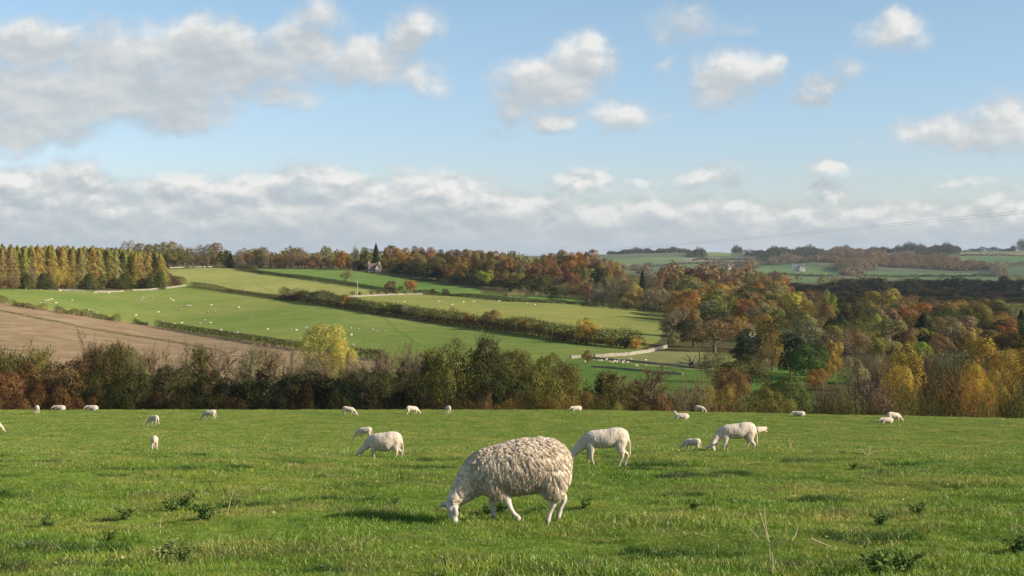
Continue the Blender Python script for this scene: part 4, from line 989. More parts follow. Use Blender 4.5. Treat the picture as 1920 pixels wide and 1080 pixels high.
# ------------------------------------------------------------------ far hills: woods as masses
def wood_mass(name, patches, colours, label, seed, leaf=2.6, kind='stuff'):
    """patches: (px0, px1, Y0, Y1, n, H)"""
    rg = np.random.default_rng(seed)
    Cs, Ns, Hs = [], [], []
    for (p0, p1, Y0, Y1, n, H) in patches:
        for k in range(int(n*1.8)):
            px = rg.uniform(p0, p1); Y = rg.uniform(Y0, Y1); x = (px-960)/F*Y
            zb = z1(x, Y); pyb = np.array([470 - F*(zb+H*q_)/Y for q_ in (0, .4, .9)]); pxb = np.array([px]*3)
            if Y > 1900 and any(inpoly(pxb, pyb, poly).any() for poly, _ in FAR): continue
            te = (px-p0)/(p1-p0); h = H*rg.uniform(.8, 1.4)*(.45+.6*math.sin(math.pi*min(max(te, 0), 1))**.45)*(1+.28*math.sin(px*.09+seed)+.15*math.sin(px*.27)); w = rg.uniform(9, 15)
            m = 70; d = rg.normal(0, 1, (m, 3)); d /= np.linalg.norm(d, axis=1, keepdims=True)
            rr = rg.normal(1, .1, (m, 1))
            Cs.append(np.array([x, Y, z1(x, Y) + h*.52]) + d*rr*[w/2, w/2, h*.5]); Ns.append(d); Hs.append(np.full(m, rg.uniform(0, 1)))
    V, Q, c = cards(np.concatenate(Cs), np.concatenate(Ns), leaf, rg, np.concatenate(Hs))
    o0 = V.mean(0); me = mesh_np(name, V - o0, Q, FOL); addcol(me, 'v', c)
    o = obj(name, me); o.location = o0; o.color = (*PAL[colours], 1); tag(o, label, 'woodland', kind=kind); return o
wood_mass('far_wood', [(1140,1330,4150,4250,150,11),(1330,1370,4150,4250,12,9)], 'dusky olive', 'dark tree belt on the left end of the far skyline', 1)
wood_mass('far_wood', [(1372,1392,4120,4200,16,14),(1396,1440,4150,4250,14,9),(1290,1340,3700,3900,50,14),(1345,1400,3600,3700,30,10)], 'dusky olive', 'clumps of trees around the far mast', 2)
wood_mass('far_wood', [(1440,1545,4050,4250,110,15),(1400,1560,3500,4000,330,12)], 'dusky olive', 'olive woodland climbing the far hill above the manor', 3)
wood_mass('far_wood', [(1545,1640,4000,4250,130,14),(1560,1660,3450,3900,180,14)], 'brown', 'brown wood on the far hill right of the manor', 4)
wood_mass('far_wood', [(1630,1800,3950,4250,280,15),(1720,1800,3700,3950,90,15)], 'dusky olive', 'dark domed wood on the far skyline right of centre', 5)
wood_mass('far_wood', [(1545,1700,3000,3250,260,12),(1700,1870,2950,3200,280,12),(1620,1800,3250,3400,150,12)], 'brown', 'long grey brown wood across the middle of the far slope', 6)
wood_mass('far_wood', [(1330,1430,2950,3150,90,14),(1400,1430,2700,2900,60,14),(1315,1350,2650,2850,40,13),(1440,1560,3050,3350,130,14),(1290,1420,3200,3450,80,12)], 'grey brown', 'mixed greyish wood below the mast', 7)
wood_mass('far_wood', [(1560,1640,2550,2900,120,12),(1530,1600,2400,2500,50,10)], 'grey brown', 'pale bare wood at the right of the manor field', 8)
wood_mass('far_wood', [(1860,1960,2700,3000,110,14),(1800,1960,2300,2500,60,11),(1830,1960,3200,3350,40,11)], 'grey brown', 'greyish wood at the far right of the middle slope', 9)
wood_mass('far_wood', [(1150,1300,2500,2900,160,13),(1150,1300,3200,3400,60,10),(1200,1290,2100,2300,60,12)], 'grey brown', 'hazy wood on the far slope behind the knoll', 10)
wood_mass('far_wood', [(1898,1990,4100,4250,70,24),(1805,1900,4200,4260,26,9)], 'dusky olive', 'dark wood on the skyline at the right edge', 11)
wood_mass('far_wood', [(1300,1560,1850,2200,26,9),(1560,1960,1800,2150,26,8)], 'olive', 'scattered trees on the flat valley floor before the far slope', 12)
wood_mass('far_wood', [(1240,1480,1350,1750,110,13)], 'brown', 'brown wood left of the wood band tinted dark for cloud shade', 14)
wood_mass('far_wood', [(1920,2300,1200,4200,300,14),(-500,-60,1080,1500,160,15),(-60,1100,1180,1500,220,9)], 'olive', 'woods continuing behind the ridge', 15)
for i, (ln, lb) in enumerate([([(1402,518.5),(1470,517),(1560,519)], 'thin dark hedge under the manor field'), ([(1300,489),(1360,487),(1420,488)], 'thin far hedge below the mast'),
    ([(1620,519),(1720,519),(1870,519)], 'thin far hedge across the right valley field'), ([(1797,480),(1860,479.5),(1960,478)], 'thin far hedge between the skyline fields'), ([(1210,499),(1270,496),(1330,494)], 'far hedge left of the white cottage')]):
    hedge(ln, 4, 5, 'dusky olive', lb, (1900, 4190), 1.8, 1.2)

# ------------------------------------------------------------------ sheep
ICO = {}
def blob_mesh(chains, voxel, smooth_it, name):
    """one continuous body: dense overlapping ellipsoids along each chain, fused and smoothed"""
    key = 3 if voxel < .02 else 2
    if key not in ICO:
        bm = bmesh.new(); bmesh.ops.create_icosphere(bm, subdivisions=key, radius=1); bm.verts.ensure_lookup_table()
        ICO[key] = (np.array([v.co[:] for v in bm.verts]), np.array([[v.index for v in f.verts] for f in bm.faces])); bm.free()
    IV, IF = ICO[key]; Vs, Fs, off = [], [], 0
    for ch in chains:
        A = np.array([list(a[:3]) + list(a[3:] if len(a) == 6 else (a[3],)*3) for a in ch], float)
        d = np.linalg.norm(np.diff(A[:, :3], axis=0), axis=1); kn = np.concatenate([[0], np.cumsum(np.maximum(d, 1e-4))])
        fs = [pchip(kn, A[:, c]) for c in range(6)] if len(A) > 2 else [lambda t, c=c: np.interp(t, kn, A[:, c]) for c in range(6)]
        t = 0.0
        while True:
            row = np.array([float(f(min(t, kn[-1]))) for f in fs])
            Vs.append(IV*row[3:] + row[:3]); Fs.append(IF + off); off += len(IV)
            if t >= kn[-1]: break
            t += max(row[3:].min()*.22, .004)
    me = mesh_np('tmp', np.concatenate(Vs), np.concatenate(Fs))
    o = bpy.data.objects.new('tmp', me); COL.objects.link(o)
    md = o.modifiers.new('r', 'REMESH'); md.mode = 'VOXEL'; md.voxel_size = voxel; md.use_smooth_shade = True
    sm = o.modifiers.new('s', 'SMOOTH'); sm.factor = .5; sm.iterations = smooth_it
    dg = bpy.context.evaluated_depsgraph_get(); dg.update()
    out = bpy.data.meshes.new_from_object(o.evaluated_get(dg)); out.name = name
    bpy.data.objects.remove(o); bpy.data.meshes.remove(me)
    out.polygons.foreach_set('use_smooth', np.ones(len(out.polygons), bool))
    return out

def wool_material(name, base, dark, scale, bump, sss=.1):
    m, nt = newmat(name)
    tc = N(nt, 'ShaderNodeTexCoord'); mp = N(nt, 'ShaderNodeMapping'); L(nt, tc.outputs['Object'], mp.inputs[0]); mp.inputs['Scale'].default_value = (1, 1, .6)
    n = noise_(nt, mp.outputs[0], scale, 5, .65, .4); n2 = noise_(nt, tc.outputs['Object'], 3.5, 3, .5)
    c = ramp(nt, n, [(.3, dark), (.58, base)])
    c = mixc(nt, 1.0, c, ramp(nt, n2, [(.35, (.90, .86, .80)), (.62, (1.04, 1.03, 1.02))]), 'MULTIPLY')
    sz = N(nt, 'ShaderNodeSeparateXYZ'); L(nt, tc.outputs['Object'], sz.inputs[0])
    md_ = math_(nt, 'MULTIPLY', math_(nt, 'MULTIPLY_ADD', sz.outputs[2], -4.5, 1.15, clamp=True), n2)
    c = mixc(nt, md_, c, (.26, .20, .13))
    b = N(nt, 'ShaderNodeBsdfPrincipled'); L(nt, c, b.inputs['Base Color']); b.inputs['Roughness'].default_value = .95; b.inputs['Specular IOR Level'].default_value = .1
    b.inputs['Sheen Weight'].default_value = .25; b.inputs['Sheen Roughness'].default_value = .6
    if bump:
        bp = N(nt, 'ShaderNodeBump'); bp.inputs['Strength'].default_value = bump; bp.inputs['Distance'].default_value = .02
        L(nt, n, bp.inputs['Height']); L(nt, bp.outputs[0], b.inputs['Normal'])
    L(nt, b.outputs[0], N(nt, 'ShaderNodeOutputMaterial').inputs[0]); return m
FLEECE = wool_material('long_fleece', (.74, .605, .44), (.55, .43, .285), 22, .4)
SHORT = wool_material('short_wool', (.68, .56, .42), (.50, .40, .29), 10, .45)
SKIN = plain('short_white_hair', (.56, .48, .40), .85, 20, .26)
HOOF = plain('hoof', (.20, .15, .11), .6); EYE = plain('eye', (.015, .012, .01), .15, 0, 0, .6); NOSE = plain('pink_nose', (.52, .33, .28), .5)
EARD = plain('pinkish_ear_skin', (.62, .47, .40), .8, 9, .12)  # one even pinkish tone for both ears

def lumpy(me):
    """close-cropped wool: soft lumps and clipped ridges on the trunk, fading out on legs and face"""
    n = len(me.vertices); c = np.empty(n*3); no = np.empty(n*3); me.vertices.foreach_get('co', c); me.vertices.foreach_get('normal', no)
    c = c.reshape(-1, 3); no = no.reshape(-1, 3); d = np.empty(n)
    for i in range(n):
        x, y, z = c[i]
        d[i] = .006*mnoise.noise(Vector((x*13, y*13, z*9))) + .006*mnoise.noise(Vector((x*42, y*42, z*24))) + .004*mnoise.noise(Vector((x*6, y*6, z*6)))
    w = sstep(.22, .34, c[:, 2])*sstep(-.52, -.40, c[:, 0])
    me.vertices.foreach_set('co', (c + no*(d*w)[:, None]).ravel()); me.update()
def smudge_material():
    m = SHORT.copy(); m.name = 'short_wool_smudged'; nt = m.node_tree
    b = [n for n in nt.nodes if n.type == 'BSDF_PRINCIPLED'][0]; src = b.inputs['Base Color'].links[0].from_socket
    tc = N(nt, 'ShaderNodeTexCoord'); d = N(nt, 'ShaderNodeVectorMath', operation='MULTIPLY_ADD'); L(nt, tc.outputs['Object'], d.inputs[0])
    d.inputs[1].default_value = (28, 8, 13); d.inputs[2].default_value = (-.12*28, .10*8, -.64*13)
    l = N(nt, 'ShaderNodeVectorMath', operation='LENGTH'); L(nt, d.outputs[0], l.inputs[0])
    f = math_(nt, 'SUBTRACT', 1.25, l.outputs[1], clamp=True)
    L(nt, mixc(nt, math_(nt, 'MULTIPLY', f, .8), src, (.10, .085, .08)), b.inputs['Base Color']); return m
def ear_mesh(L_=.11, w=.05):
    V, Q = [], []
    n = 7
    for i in range(n):
        t = i/(n-1); ww = w*(math.sin(math.pi*(t*.86+.1))**.7); x = L_*t
        for s, zz in ((-1, .012), (-.5, -.004), (0, -.009), (.5, -.004), (1, .012)):
            V.append((x, s*ww*.5, zz*(1-t*.3) - .25*L_*t*t))
    for i in range(n-1):
        for k in range(4): Q.append((i*5+k, i*5+k+1, i*5+k+6, i*5+k+5))
    m = len(V); V = V + [(a, b, c-.006) for a, b, c in V]; Q = Q + [(b+m, a+m, d+m, c+m) for a, b, c, d in Q]
    for i in range(n-1):
        Q.append((i*5, (i+1)*5, (i+1)*5+m, i*5+m)); Q.append((i*5+4, i*5+4+m, (i+1)*5+4+m, (i+1)*5+4))
    for k in range(4): Q.append(((n-1)*5+k, (n-1)*5+k+1, (n-1)*5+k+1+m, (n-1)*5+k+m)); Q.append((k, k+m, k+1+m, k+1))
    return V, Q

def head_parts(e, poll, muz, side_roll, s=1.0, skin=SKIN):
    """ears, eyes and nostrils set on the head that runs from the poll to the muzzle"""
    ax = (muz-poll).normalized(); lat = Vector((0, 1, 0)); lat = (lat - ax*lat.dot(ax)).normalized()
    lat = Matrix.Rotation(side_roll, 3, ax) @ lat; brow = ax.cross(lat).normalized()
    if brow.x > 0 and side_roll == 0: brow = -brow
    for sg in (-1, 1):
        p = poll + ax*.015*s + lat*sg*.055*s - brow*.01*s
        out = (lat*sg*.92 - ax*.10 - brow*.25).normalized(); up = (brow*.5 - ax*.5).normalized(); yv = up.cross(out).normalized(); up = out.cross(yv)
        V, Q = ear_mesh(.135*s, .065*s); M = Matrix((out, yv, up)).transposed()
        V = [tuple(M @ Vector(v) + p) for v in V]
        obj('ear', mesh_np('ear', V, Q, skin, True), e)
        q = poll + ax*.080*s + lat*sg*.062*s + brow*.030*s
        bm = bmesh.new(); bmesh.ops.create_icosphere(bm, subdivisions=2, radius=.0145*s, matrix=Matrix.Translation(q)); me = bpy.data.meshes.new('eye'); bm.to_mesh(me); bm.free(); me.materials.append(EYE); obj('eye', me, e)
    bm = bmesh.new()
    for sg in (-1, 1):
        bmesh.ops.create_icosphere(bm, subdivisions=2, radius=1, matrix=Matrix.Translation(muz + lat*sg*.014*s + ax*.012*s) @ Matrix.Diagonal((.016*s, .016*s, .014*s, 1)))
    me = bpy.data.meshes.new('nose'); bm.to_mesh(me); bm.free(); me.materials.append(NOSE); obj('nose', me, e)

def legs_chain(fr, hn, top_f=.36, top_h=.42, k=1.0):
    """fr/hn: (x of foot, y, forward lean) for the four feet; joints bend like a sheep's"""
    out = []
    for (hx, fx, y) in fr:      # shoulder x, foot x
        kx = hx*.45 + fx*.55 - .012
        out.append([(hx, y*.85, top_f, .085*k, .055*k, .10*k), ((hx+kx)/2+.01, y, .27, .055*k, .042*k, .055*k), (kx, y, .175, .032*k), (kx*.5+fx*.5, y, .09, .0215*k), (fx, y, .038, .024*k), (fx-.008, y, .012, .026*k)])
    for (hx, fx, y) in hn:      # hip x, foot x : stifle forward, hock back
        out.append([(hx, y*.85, top_h, .12*k, .07*k, .14*k), (hx-.015, y, .335, .088*k, .055*k, .09*k), (hx+.03, y, .26, .054*k, .04*k, .05*k), (fx+.05, y, .185, .032*k), (fx+.018, y, .10, .0225*k), (fx, y, .038, .025*k), (fx-.008, y, .012, .027*k)])
    return out

def hooves(e, feet):
    for (x, y) in feet:
        bm = bmesh.new()
        for s in (-1, 1):
            bmesh.ops.create_cone(bm, cap_ends=True, segments=8, radius1=.021, radius2=.015, depth=.04, matrix=Matrix.Translation((x-.012, y+s*.014, .012)))
        me = bpy.data.meshes.new('hoof'); bm.to_mesh(me); bm.free(); me.materials.append(HOOF); obj('hoof', me, e)

# -- the large long-fleeced ewe
def build_hero():
    p = at(955, 13.75); e = empty('sheep', (p.x, p.y, p.z - .0), R(3))
    e.scale = (.985,)*3
    tag(e, 'large ewe with long tangled beige fleece grazing in the foreground', 'sheep', 'sheep grazing on the near pasture')
    Z = .04
    body = [[(-.27,0,.42+Z,.14,.13,.16),(-.12,0,.45+Z,.17,.17,.19),(.05,0,.48+Z,.19,.19,.20),(.22,0,.51+Z,.19,.20,.205),(.38,0,.52+Z,.18,.17,.19),(.46,0,.50+Z,.13,.14,.15)]]
    neck = [[(-.27,0,.42+Z,.13,.12,.15),(-.38,-.01,.35+Z,.10,.085,.12),(-.46,-.03,.26+Z,.08,.07,.095),(-.53,-.05,.17+Z,.068,.062,.075)]]
    poll = Vector((-.555,-.055,.155+Z)); muz = Vector((-.535,-.10,-.045+Z))
    head = [[(poll.x,poll.y,poll.z,.066,.062,.058),(-.560,-.065,.105+Z,.062,.062,.058),(-.552,-.08,.045+Z,.043,.047,.05),(-.542,-.092,.0+Z,.036,.041,.034),(muz.x,muz.y,muz.z+.02,.036,.040,.026)],
            [(-.585,-.105,.105+Z,.020),(-.575,-.118,.085+Z,.018)],[(-.53,-.12,.10+Z,.024),(-.525,-.115,.06+Z,.026),(-.53,-.105,.02+Z,.020)],[(-.60,-.04,.10+Z,.022),(-.59,-.06,.04+Z,.022)]]
    legs = legs_chain([(-.10,.085,-.11),(-.15,-.15,.11)], [(.40,.375,-.12),(.47,.50,.11)], .36, .44)
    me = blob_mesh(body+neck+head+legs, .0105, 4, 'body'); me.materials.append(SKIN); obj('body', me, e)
    hooves(e, [(.085,-.11),(-.15,.11),(.375,-.12),(.50,.11)])
    head_parts(e, poll, muz, R(-24))
    # fleece
    fl = [[(-.30,0,.44+Z,.17,.15,.175),(-.15,0,.45+Z,.21,.205,.23),(.02,0,.475+Z,.24,.245,.25),(.18,0,.50+Z,.25,.265,.258),(.33,0,.515+Z,.235,.245,.25),(.44,0,.50+Z,.165,.20,.225)],
          [(-.30,0,.42+Z,.16,.14,.18),(-.39,-.01,.345+Z,.13,.115,.15),(-.455,-.025,.275+Z,.105,.095,.125),(-.51,-.04,.215+Z,.082,.075,.10),(-.535,-.05,.185+Z,.07,.066,.08)],
          [(.40,-.11,.40+Z,.16,.12,.17),(.43,-.125,.28+Z,.10,.075,.10)],[(.47,.10,.42+Z,.12,.10,.15),(.49,.115,.30+Z,.085,.065,.10)],
          [(-.14,-.10,.36+Z,.12,.10,.13),(-.10,-.11,.27+Z,.08,.06,.08)]]
    fm = blob_mesh(fl, .0115, 3, 'fleece'); n = len(fm.vertices)
    co_ = np.empty(n*3); no_ = np.empty(n*3); fm.vertices.foreach_get('co', co_); fm.vertices.foreach_get('normal', no_)
    co_ = co_.reshape(-1, 3); no_ = no_.reshape(-1, 3)
    d = np.empty(n)
    for i in range(n):
        x, y, z = co_[i]
        q = Vector((x*1.0 + .35*z, y, z*.36))
        a = mnoise.noise(q*26 + Vector((0, 0, 3))); b = mnoise.noise(Vector((x, y, z*.5))*11); c = mnoise.noise(Vector((x, y, z))*55)
        d[i] = .016*(1-abs(a)*2.4) + .006*b + .005*c
    nk = sstep(-.30, -.44, co_[:, 0]); d = d*(1-.45*nk)
    co2 = co_ + no_*d[:, None]
    fm.vertices.foreach_set('co', co2.ravel()); fm.update(); fm.materials.append(FLEECE)
    fo = obj('fleece', fm, e)
    # hanging locks
    rgl = np.random.default_rng(3); parts = []
    idx = rgl.choice(n, 42000, replace=True)
    for i in idx:
        p0 = co2[i]; nn = no_[i]; nkk = nk[i]
        if p0[0] < -.56: continue
        under = nn[2] < -.55
        g = np.array([.10 + rgl.normal(0, .18), rgl.normal(0, .18), -1.0]); g = g - nn*np.dot(g, nn)*.9
        gl = np.linalg.norm(g); g = g/(gl+1e-6)
        lift = .30 if nn[2] < .5 else .6
        d0 = g*(1-.3*(nn[2] > .6)) + nn*lift*(1 + .3*rgl.normal()); d0 /= np.linalg.norm(d0)
        L_ = rgl.uniform(.018, .046)*(1-.35*nkk)*(.6 if nn[2] > .6 else 1); w = rgl.uniform(.0016, .0042)*(1-.3*nkk)
        if under: d0 = nn*.4 + np.array([rgl.normal(0, .3), rgl.normal(0, .3), -.6]); d0 /= np.linalg.norm(d0); L_ *= .8
        side = np.cross(nn, g); side /= np.linalg.norm(side)+1e-6; ph = rgl.uniform(0, 6.28)
        pts = [p0 - nn*.006 + d0*L_*t + side*.007*math.sin(ph + t*8)*(.3+t) + g*L_*.35*t*t - nn*L_*.12*t*t for t in (0, .35, .7, 1.0)]
        parts.append(tube(pts, [w, w*1.1, w*.9, w*.2], 3))
    V, Q = merge(parts); lm = mesh_np('wool_locks', V, Q, FLEECE, True); lk = obj('wool_locks', lm, e)
    # short tail hidden in the wool
    tl = blob_mesh([[(.55,0,.56,.035,.035,.04),(.585,0,.45,.035,.04,.05),(.58,0,.36,.025,.03,.03)]], .012, 2, 'tail'); tl.materials.append(FLEECE); obj('tail', tl, e)
build_hero()

# -- short-woolled sheep in several poses (head towards -X)
SP = {}
def build_short(pose, fine=True):
    parts = {}
    vx = .012 if fine else .03
    tailc = [[(.47,0,.54,.03),(.505,0,.42,.022),(.515,0,.32,.02),(.51,0,.22,.022)]]
    if pose in ('graze', 'graze_b', 'graze_turn', 'graze_fat'):
        f = .04 if pose == 'graze_fat' else 0
        body = [[(-.29,0,.445,.10,.10,.135),(-.18,0,.465,.13,.14,.175),(-.03,0,.465-f*.5,.15,.165+f,.205+f*.6),(.13,0,.475-f*.4,.155,.17+f,.215+f*.5),(.28,0,.52,.14,.145+f*.4,.19),(.375,0,.53,.11,.125,.165),(.44,0,.50,.065,.09,.115)]]
        if pose != 'graze_fat': body = [[(a[0], a[1], a[2]+.022, a[3], a[4]*.94, a[5]*.84) for a in body[0]]]
        if pose == 'graze_turn':
            neck = [[(-.28,0,.45,.11,.10,.14),(-.38,-.02,.37,.085,.075,.10),(-.46,-.05,.27,.065,.06,.08),(-.50,-.085,.19,.058,.056,.062)]]
            poll = Vector((-.505,-.10,.17)); muz = Vector((-.455,-.20,.0))
            head = [[(*poll,.055,.055,.053),(-.50,-.125,.12,.05,.054,.05),(-.475,-.165,.055,.037,.042,.04),(muz.x,muz.y,.02,.030,.034,.028)]]; roll = R(-75)
        else:
            neck = [[(-.28,0,.45,.11,.10,.14),(-.38,0,.37,.085,.075,.105),(-.46,0,.28,.068,.062,.085),(-.53,0,.20,.058,.056,.062)]]
            poll = Vector((-.555,0,.185)); muz = Vector((-.645,0,.0))
            head = [[(*poll,.056,.055,.053),(-.585,0,.13,.052,.053,.05),(-.615,0,.065,.040,.04,.042),(muz.x+.003,0,.02,.030,.034,.028)]]; roll = 0
        if pose == 'graze_b': FR, HN = [(-.20,-.27,-.09),(-.22,-.15,.09)], [(.34,.44,-.09),(.33,.27,.09)]
        elif pose == 'graze_turn': FR, HN = [(-.20,-.25,-.09),(-.20,-.16,.09)], [(.36,.40,-.09),(.33,.27,.09)]
        else: FR, HN = [(-.20,-.14,-.09),(-.22,-.25,.09)], [(.35,.33,-.09),(.36,.43,.09)]
        legs = legs_chain(FR, HN, .38, .44, .92)
        tail = tailc
        feet = [(a[1], a[2]) for a in FR+HN]
    else:   # lying, legs folded
        body = [[(-.27,0,.25,.13,.13,.16),(-.12,0,.24,.16,.18,.19),(.05,0,.23,.18,.20,.20),(.22,0,.24,.18,.20,.20),(.37,0,.24,.14,.16,.18),(.44,0,.22,.09,.12,.13)]]
        if pose == 'lie_up':
            neck = [[(-.28,0,.29,.11,.10,.13),(-.36,0,.42,.075,.07,.09),(-.41,0,.52,.06,.055,.065)]]; poll = Vector((-.42,0,.555)); muz = Vector((-.60,0,.49)); roll = 0
        else:
            neck = [[(-.28,0,.27,.11,.11,.13),(-.39,-.02,.33,.085,.08,.09),(-.47,-.05,.30,.065,.06,.07)]]; poll = Vector((-.49,-.06,.31)); muz = Vector((-.62,-.14,.19)); roll = 0
        m1 = poll.lerp(muz, .4); m2 = poll.lerp(muz, .8)
        head = [[(*poll,.056,.055,.055),(*m1,.05,.05,.048),(*m2,.036,.038,.034),(*muz,.028,.032,.026)]]
        legs = [[(-.22,-.12,.15,.07),(-.38,-.13,.07,.035),(-.26,-.14,.035,.026),(-.22,-.14,.03,.024)],[(-.22,.12,.15,.07),(-.42,.13,.06,.035),(-.30,.14,.035,.026)],
                [(.34,-.15,.17,.11,.06,.11),(.22,-.19,.09,.05),(.36,-.20,.045,.03),(.24,-.21,.035,.026)],[(.34,.15,.17,.11,.06,.11),(.22,.19,.09,.05),(.36,.20,.045,.03)]]
        tail = [[(.50,0,.25,.03),(.53,0,.15,.02),(.54,0,.08,.018)]]; feet = []
    me = blob_mesh(body+neck+head+legs, vx, 6 if fine else 1, 'body')
    if fine: lumpy(me)
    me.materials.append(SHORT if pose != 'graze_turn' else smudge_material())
    e = empty('sheep'); obj('body', me, e)
    t = blob_mesh(tail, vx, 2 if fine else 0, 'tail'); t.materials.append(SHORT); obj('tail', t, e)
    if fine:
        if feet: hooves(e, feet)
        head_parts(e, poll, muz, roll, .95, EARD)
    return e
def kids(o): return list(o.children)
def copy_thing(src, loc, rz, sc, label, group, cat='sheep', name=None):
    r = src.copy(); COL.objects.link(r)
    if name: r.name = name
    for ch in kids(src):
        c = ch.copy(); COL.objects.link(c); c.parent = r
    r.location = loc; r.rotation_euler = (0, 0, rz); r.scale = (sc,)*3
    tag(r, label, cat, group); return r
first_used = set()
def sheep(pose, px, Y, yaw, sc, label, dz=0.0, group='sheep grazing on the near pasture'):
    if pose not in SP: SP[pose] = build_short(pose)
    p = at(px, Y); loc = (p.x, p.y, p.z + dz)
    slope = 0
    if pose not in first_used:
        first_used.add(pose); e = SP[pose]; e.location = loc; e.rotation_euler = (0, 0, yaw); e.scale = (sc,)*3; tag(e, label, 'sheep', group); return e
    return copy_thing(SP[pose], loc, yaw, sc, label, group)
sheep('graze', 1128, 23.9, R(-6), .92, 'cream short wool sheep grazing just behind the big fleecy ewe')
sheep('graze_turn', 1377, 32.0, R(-3), .98, 'white sheep with dark smudge on its back grazing at right, face towards us')
sheep('graze_fat', 716, 27.4, R(-8), .80, 'plump white sheep grazing head in grass, left of the big ewe', -.05)
sheep('graze_b', 682, 75, R(-14), .90, 'small sheep grazing just above the plump white one')
sheep('graze_b', 290, 59, R(-78), .95, 'sheep seen from behind, alone in the left of the pasture')
sheep('graze', 287, 90, R(-38), 1.0, 'sheep grazing away to the left, just above the one seen from behind')
sheep('graze_b', 392, 97, R(-12), 1.0, 'sheep walking left along the pasture, second from left below the crest', 0)
sheep('graze', 69, 104, R(-65), 1.0, 'leftmost standing sheep on the crest before the rust brown trees')
sheep('lie', 111, 111, R(-10), 1.0, 'left of two low white sheep backs on the crest')
sheep('lie', 172, 111, R(-8), 1.0, 'right of two low white sheep backs on the crest')
sheep('graze', -13, 82, R(180+15), 1.05, 'sheep half cut off by the left edge of the picture')
sheep('graze_b', 655, 102, R(180-10), 1.0, 'sheep on the crest grazing to the right, before the dark trees')
sheep('graze', 774, 103, R(180+25), 1.0, 'sheep on the crest grazing right, between two others')
sheep('graze_b', 840, 104, R(-72), .95, 'sheep seen from behind on the crest above the big ewe')
sheep('lie', 1080, 110.5, R(20), .9, 'single low white sheep back on the crest, right of the big ewe')
sheep('lie_up', 1277, 99, R(0), 1.05, 'sheep lying on the crest with its head raised to the left')
sheep('graze_b', 1313, 111.5, R(160), .85, 'small white sheep back behind the crest beside the one with raised head')
sheep('lie', 1497, 106.5, R(-15), .95, 'low white sheep resting on the crest at right, alone')
sheep('lie', 1662, 100, R(10), .95, 'low sheep lying beside a grazing one on the right crest')
sheep('graze', 1677, 101, R(180+12), 1.1, 'sheep grazing to the right on the right part of the crest')
sheep('lie', 1427, 86, R(180+25), .85, 'small sheep lying up the slope behind the smudged white sheep')
sheep('graze_b', 1296, 33, R(-25), .46, 'small lamb grazing left of the smudged white sheep', .02)

# far flocks: light copies of a simple sheep
lowA = build_short('graze_fat', False); lowB = build_short('lie', False)
FLK = [(75,545),(48,543),(85,566),(91,564),(97,563),(83,571),(75,569),(105,569),(113,547),(120,547),(125,546),(135,564),(175,552),(180,551),(204,551),(166,583),(171,583),(180,587),(268,559),(265,564),(285,560),(320,561),(325,565),
 (338,582),(350,575),(356,575),(396,574),(389,587),(402,585),(297,587),(255,593),(305,606),(327,609),(341,607),(384,602),(395,606),(374,607),(448,578),(470,597),(415,621),(385,621),(406,626),(430,626),(440,627),(445,626),(457,627),(502,619),(545,619),(556,621),(562,637),(573,647),(574,615),
 (658,616),(671,618),(698,620),(705,623),(720,622),(659,630),(672,661),(661,649)]
i = 0
usedlow = [False, False]
def far_sheep(px, py, Yr, sc, label, group):
    global i
    k = 0 if random.random() < .7 else 1; src = (lowA, lowB)[k]; p = on(px, py, *Yr)
    if not usedlow[k]:
        usedlow[k] = True; src.location = p; src.rotation_euler = (0, 0, random.uniform(0, 6.28)); src.scale = (sc,)*3; tag(src, label, 'sheep', group)
    else: copy_thing(src, p, random.uniform(0, 6.28), sc, label, group)
random.seed(9)
for px, py in FLK:
    far_sheep(px, py, (400, 800), 1.25 if py < 600 else 1.12, 'tiny white sheep scattered over the big left hillside field', 'distant flock in the left hillside field')
for px, py in [(745,567),(758,567),(823,567),(827,569),(849,567),(848,573),(869,568),(888,567),(936,566),(988,570),(991,572),(1003,572),(1012,570)]:
    far_sheep(px, py, (500, 760), 1.2, 'tiny white sheep in the olive field above the broad hedge', 'distant flock in the olive field')
for px, py in [(1123,677),(1127,678),(1133,674),(1137,676),(1141,679),(1150,681),(1153,679),(1157,680),(1160,678),(1165,681),(1169,679),(1177,680),(1183,675),(1186,677),(1194,688),(1211,687),(1211,676),(1143,680.5),(1168,682),(1098,680)]:
    far_sheep(px, py, (300, 420), .8, 'small white sheep crowded in the bright green paddock', 'flock in the bright paddock by the stone wall')

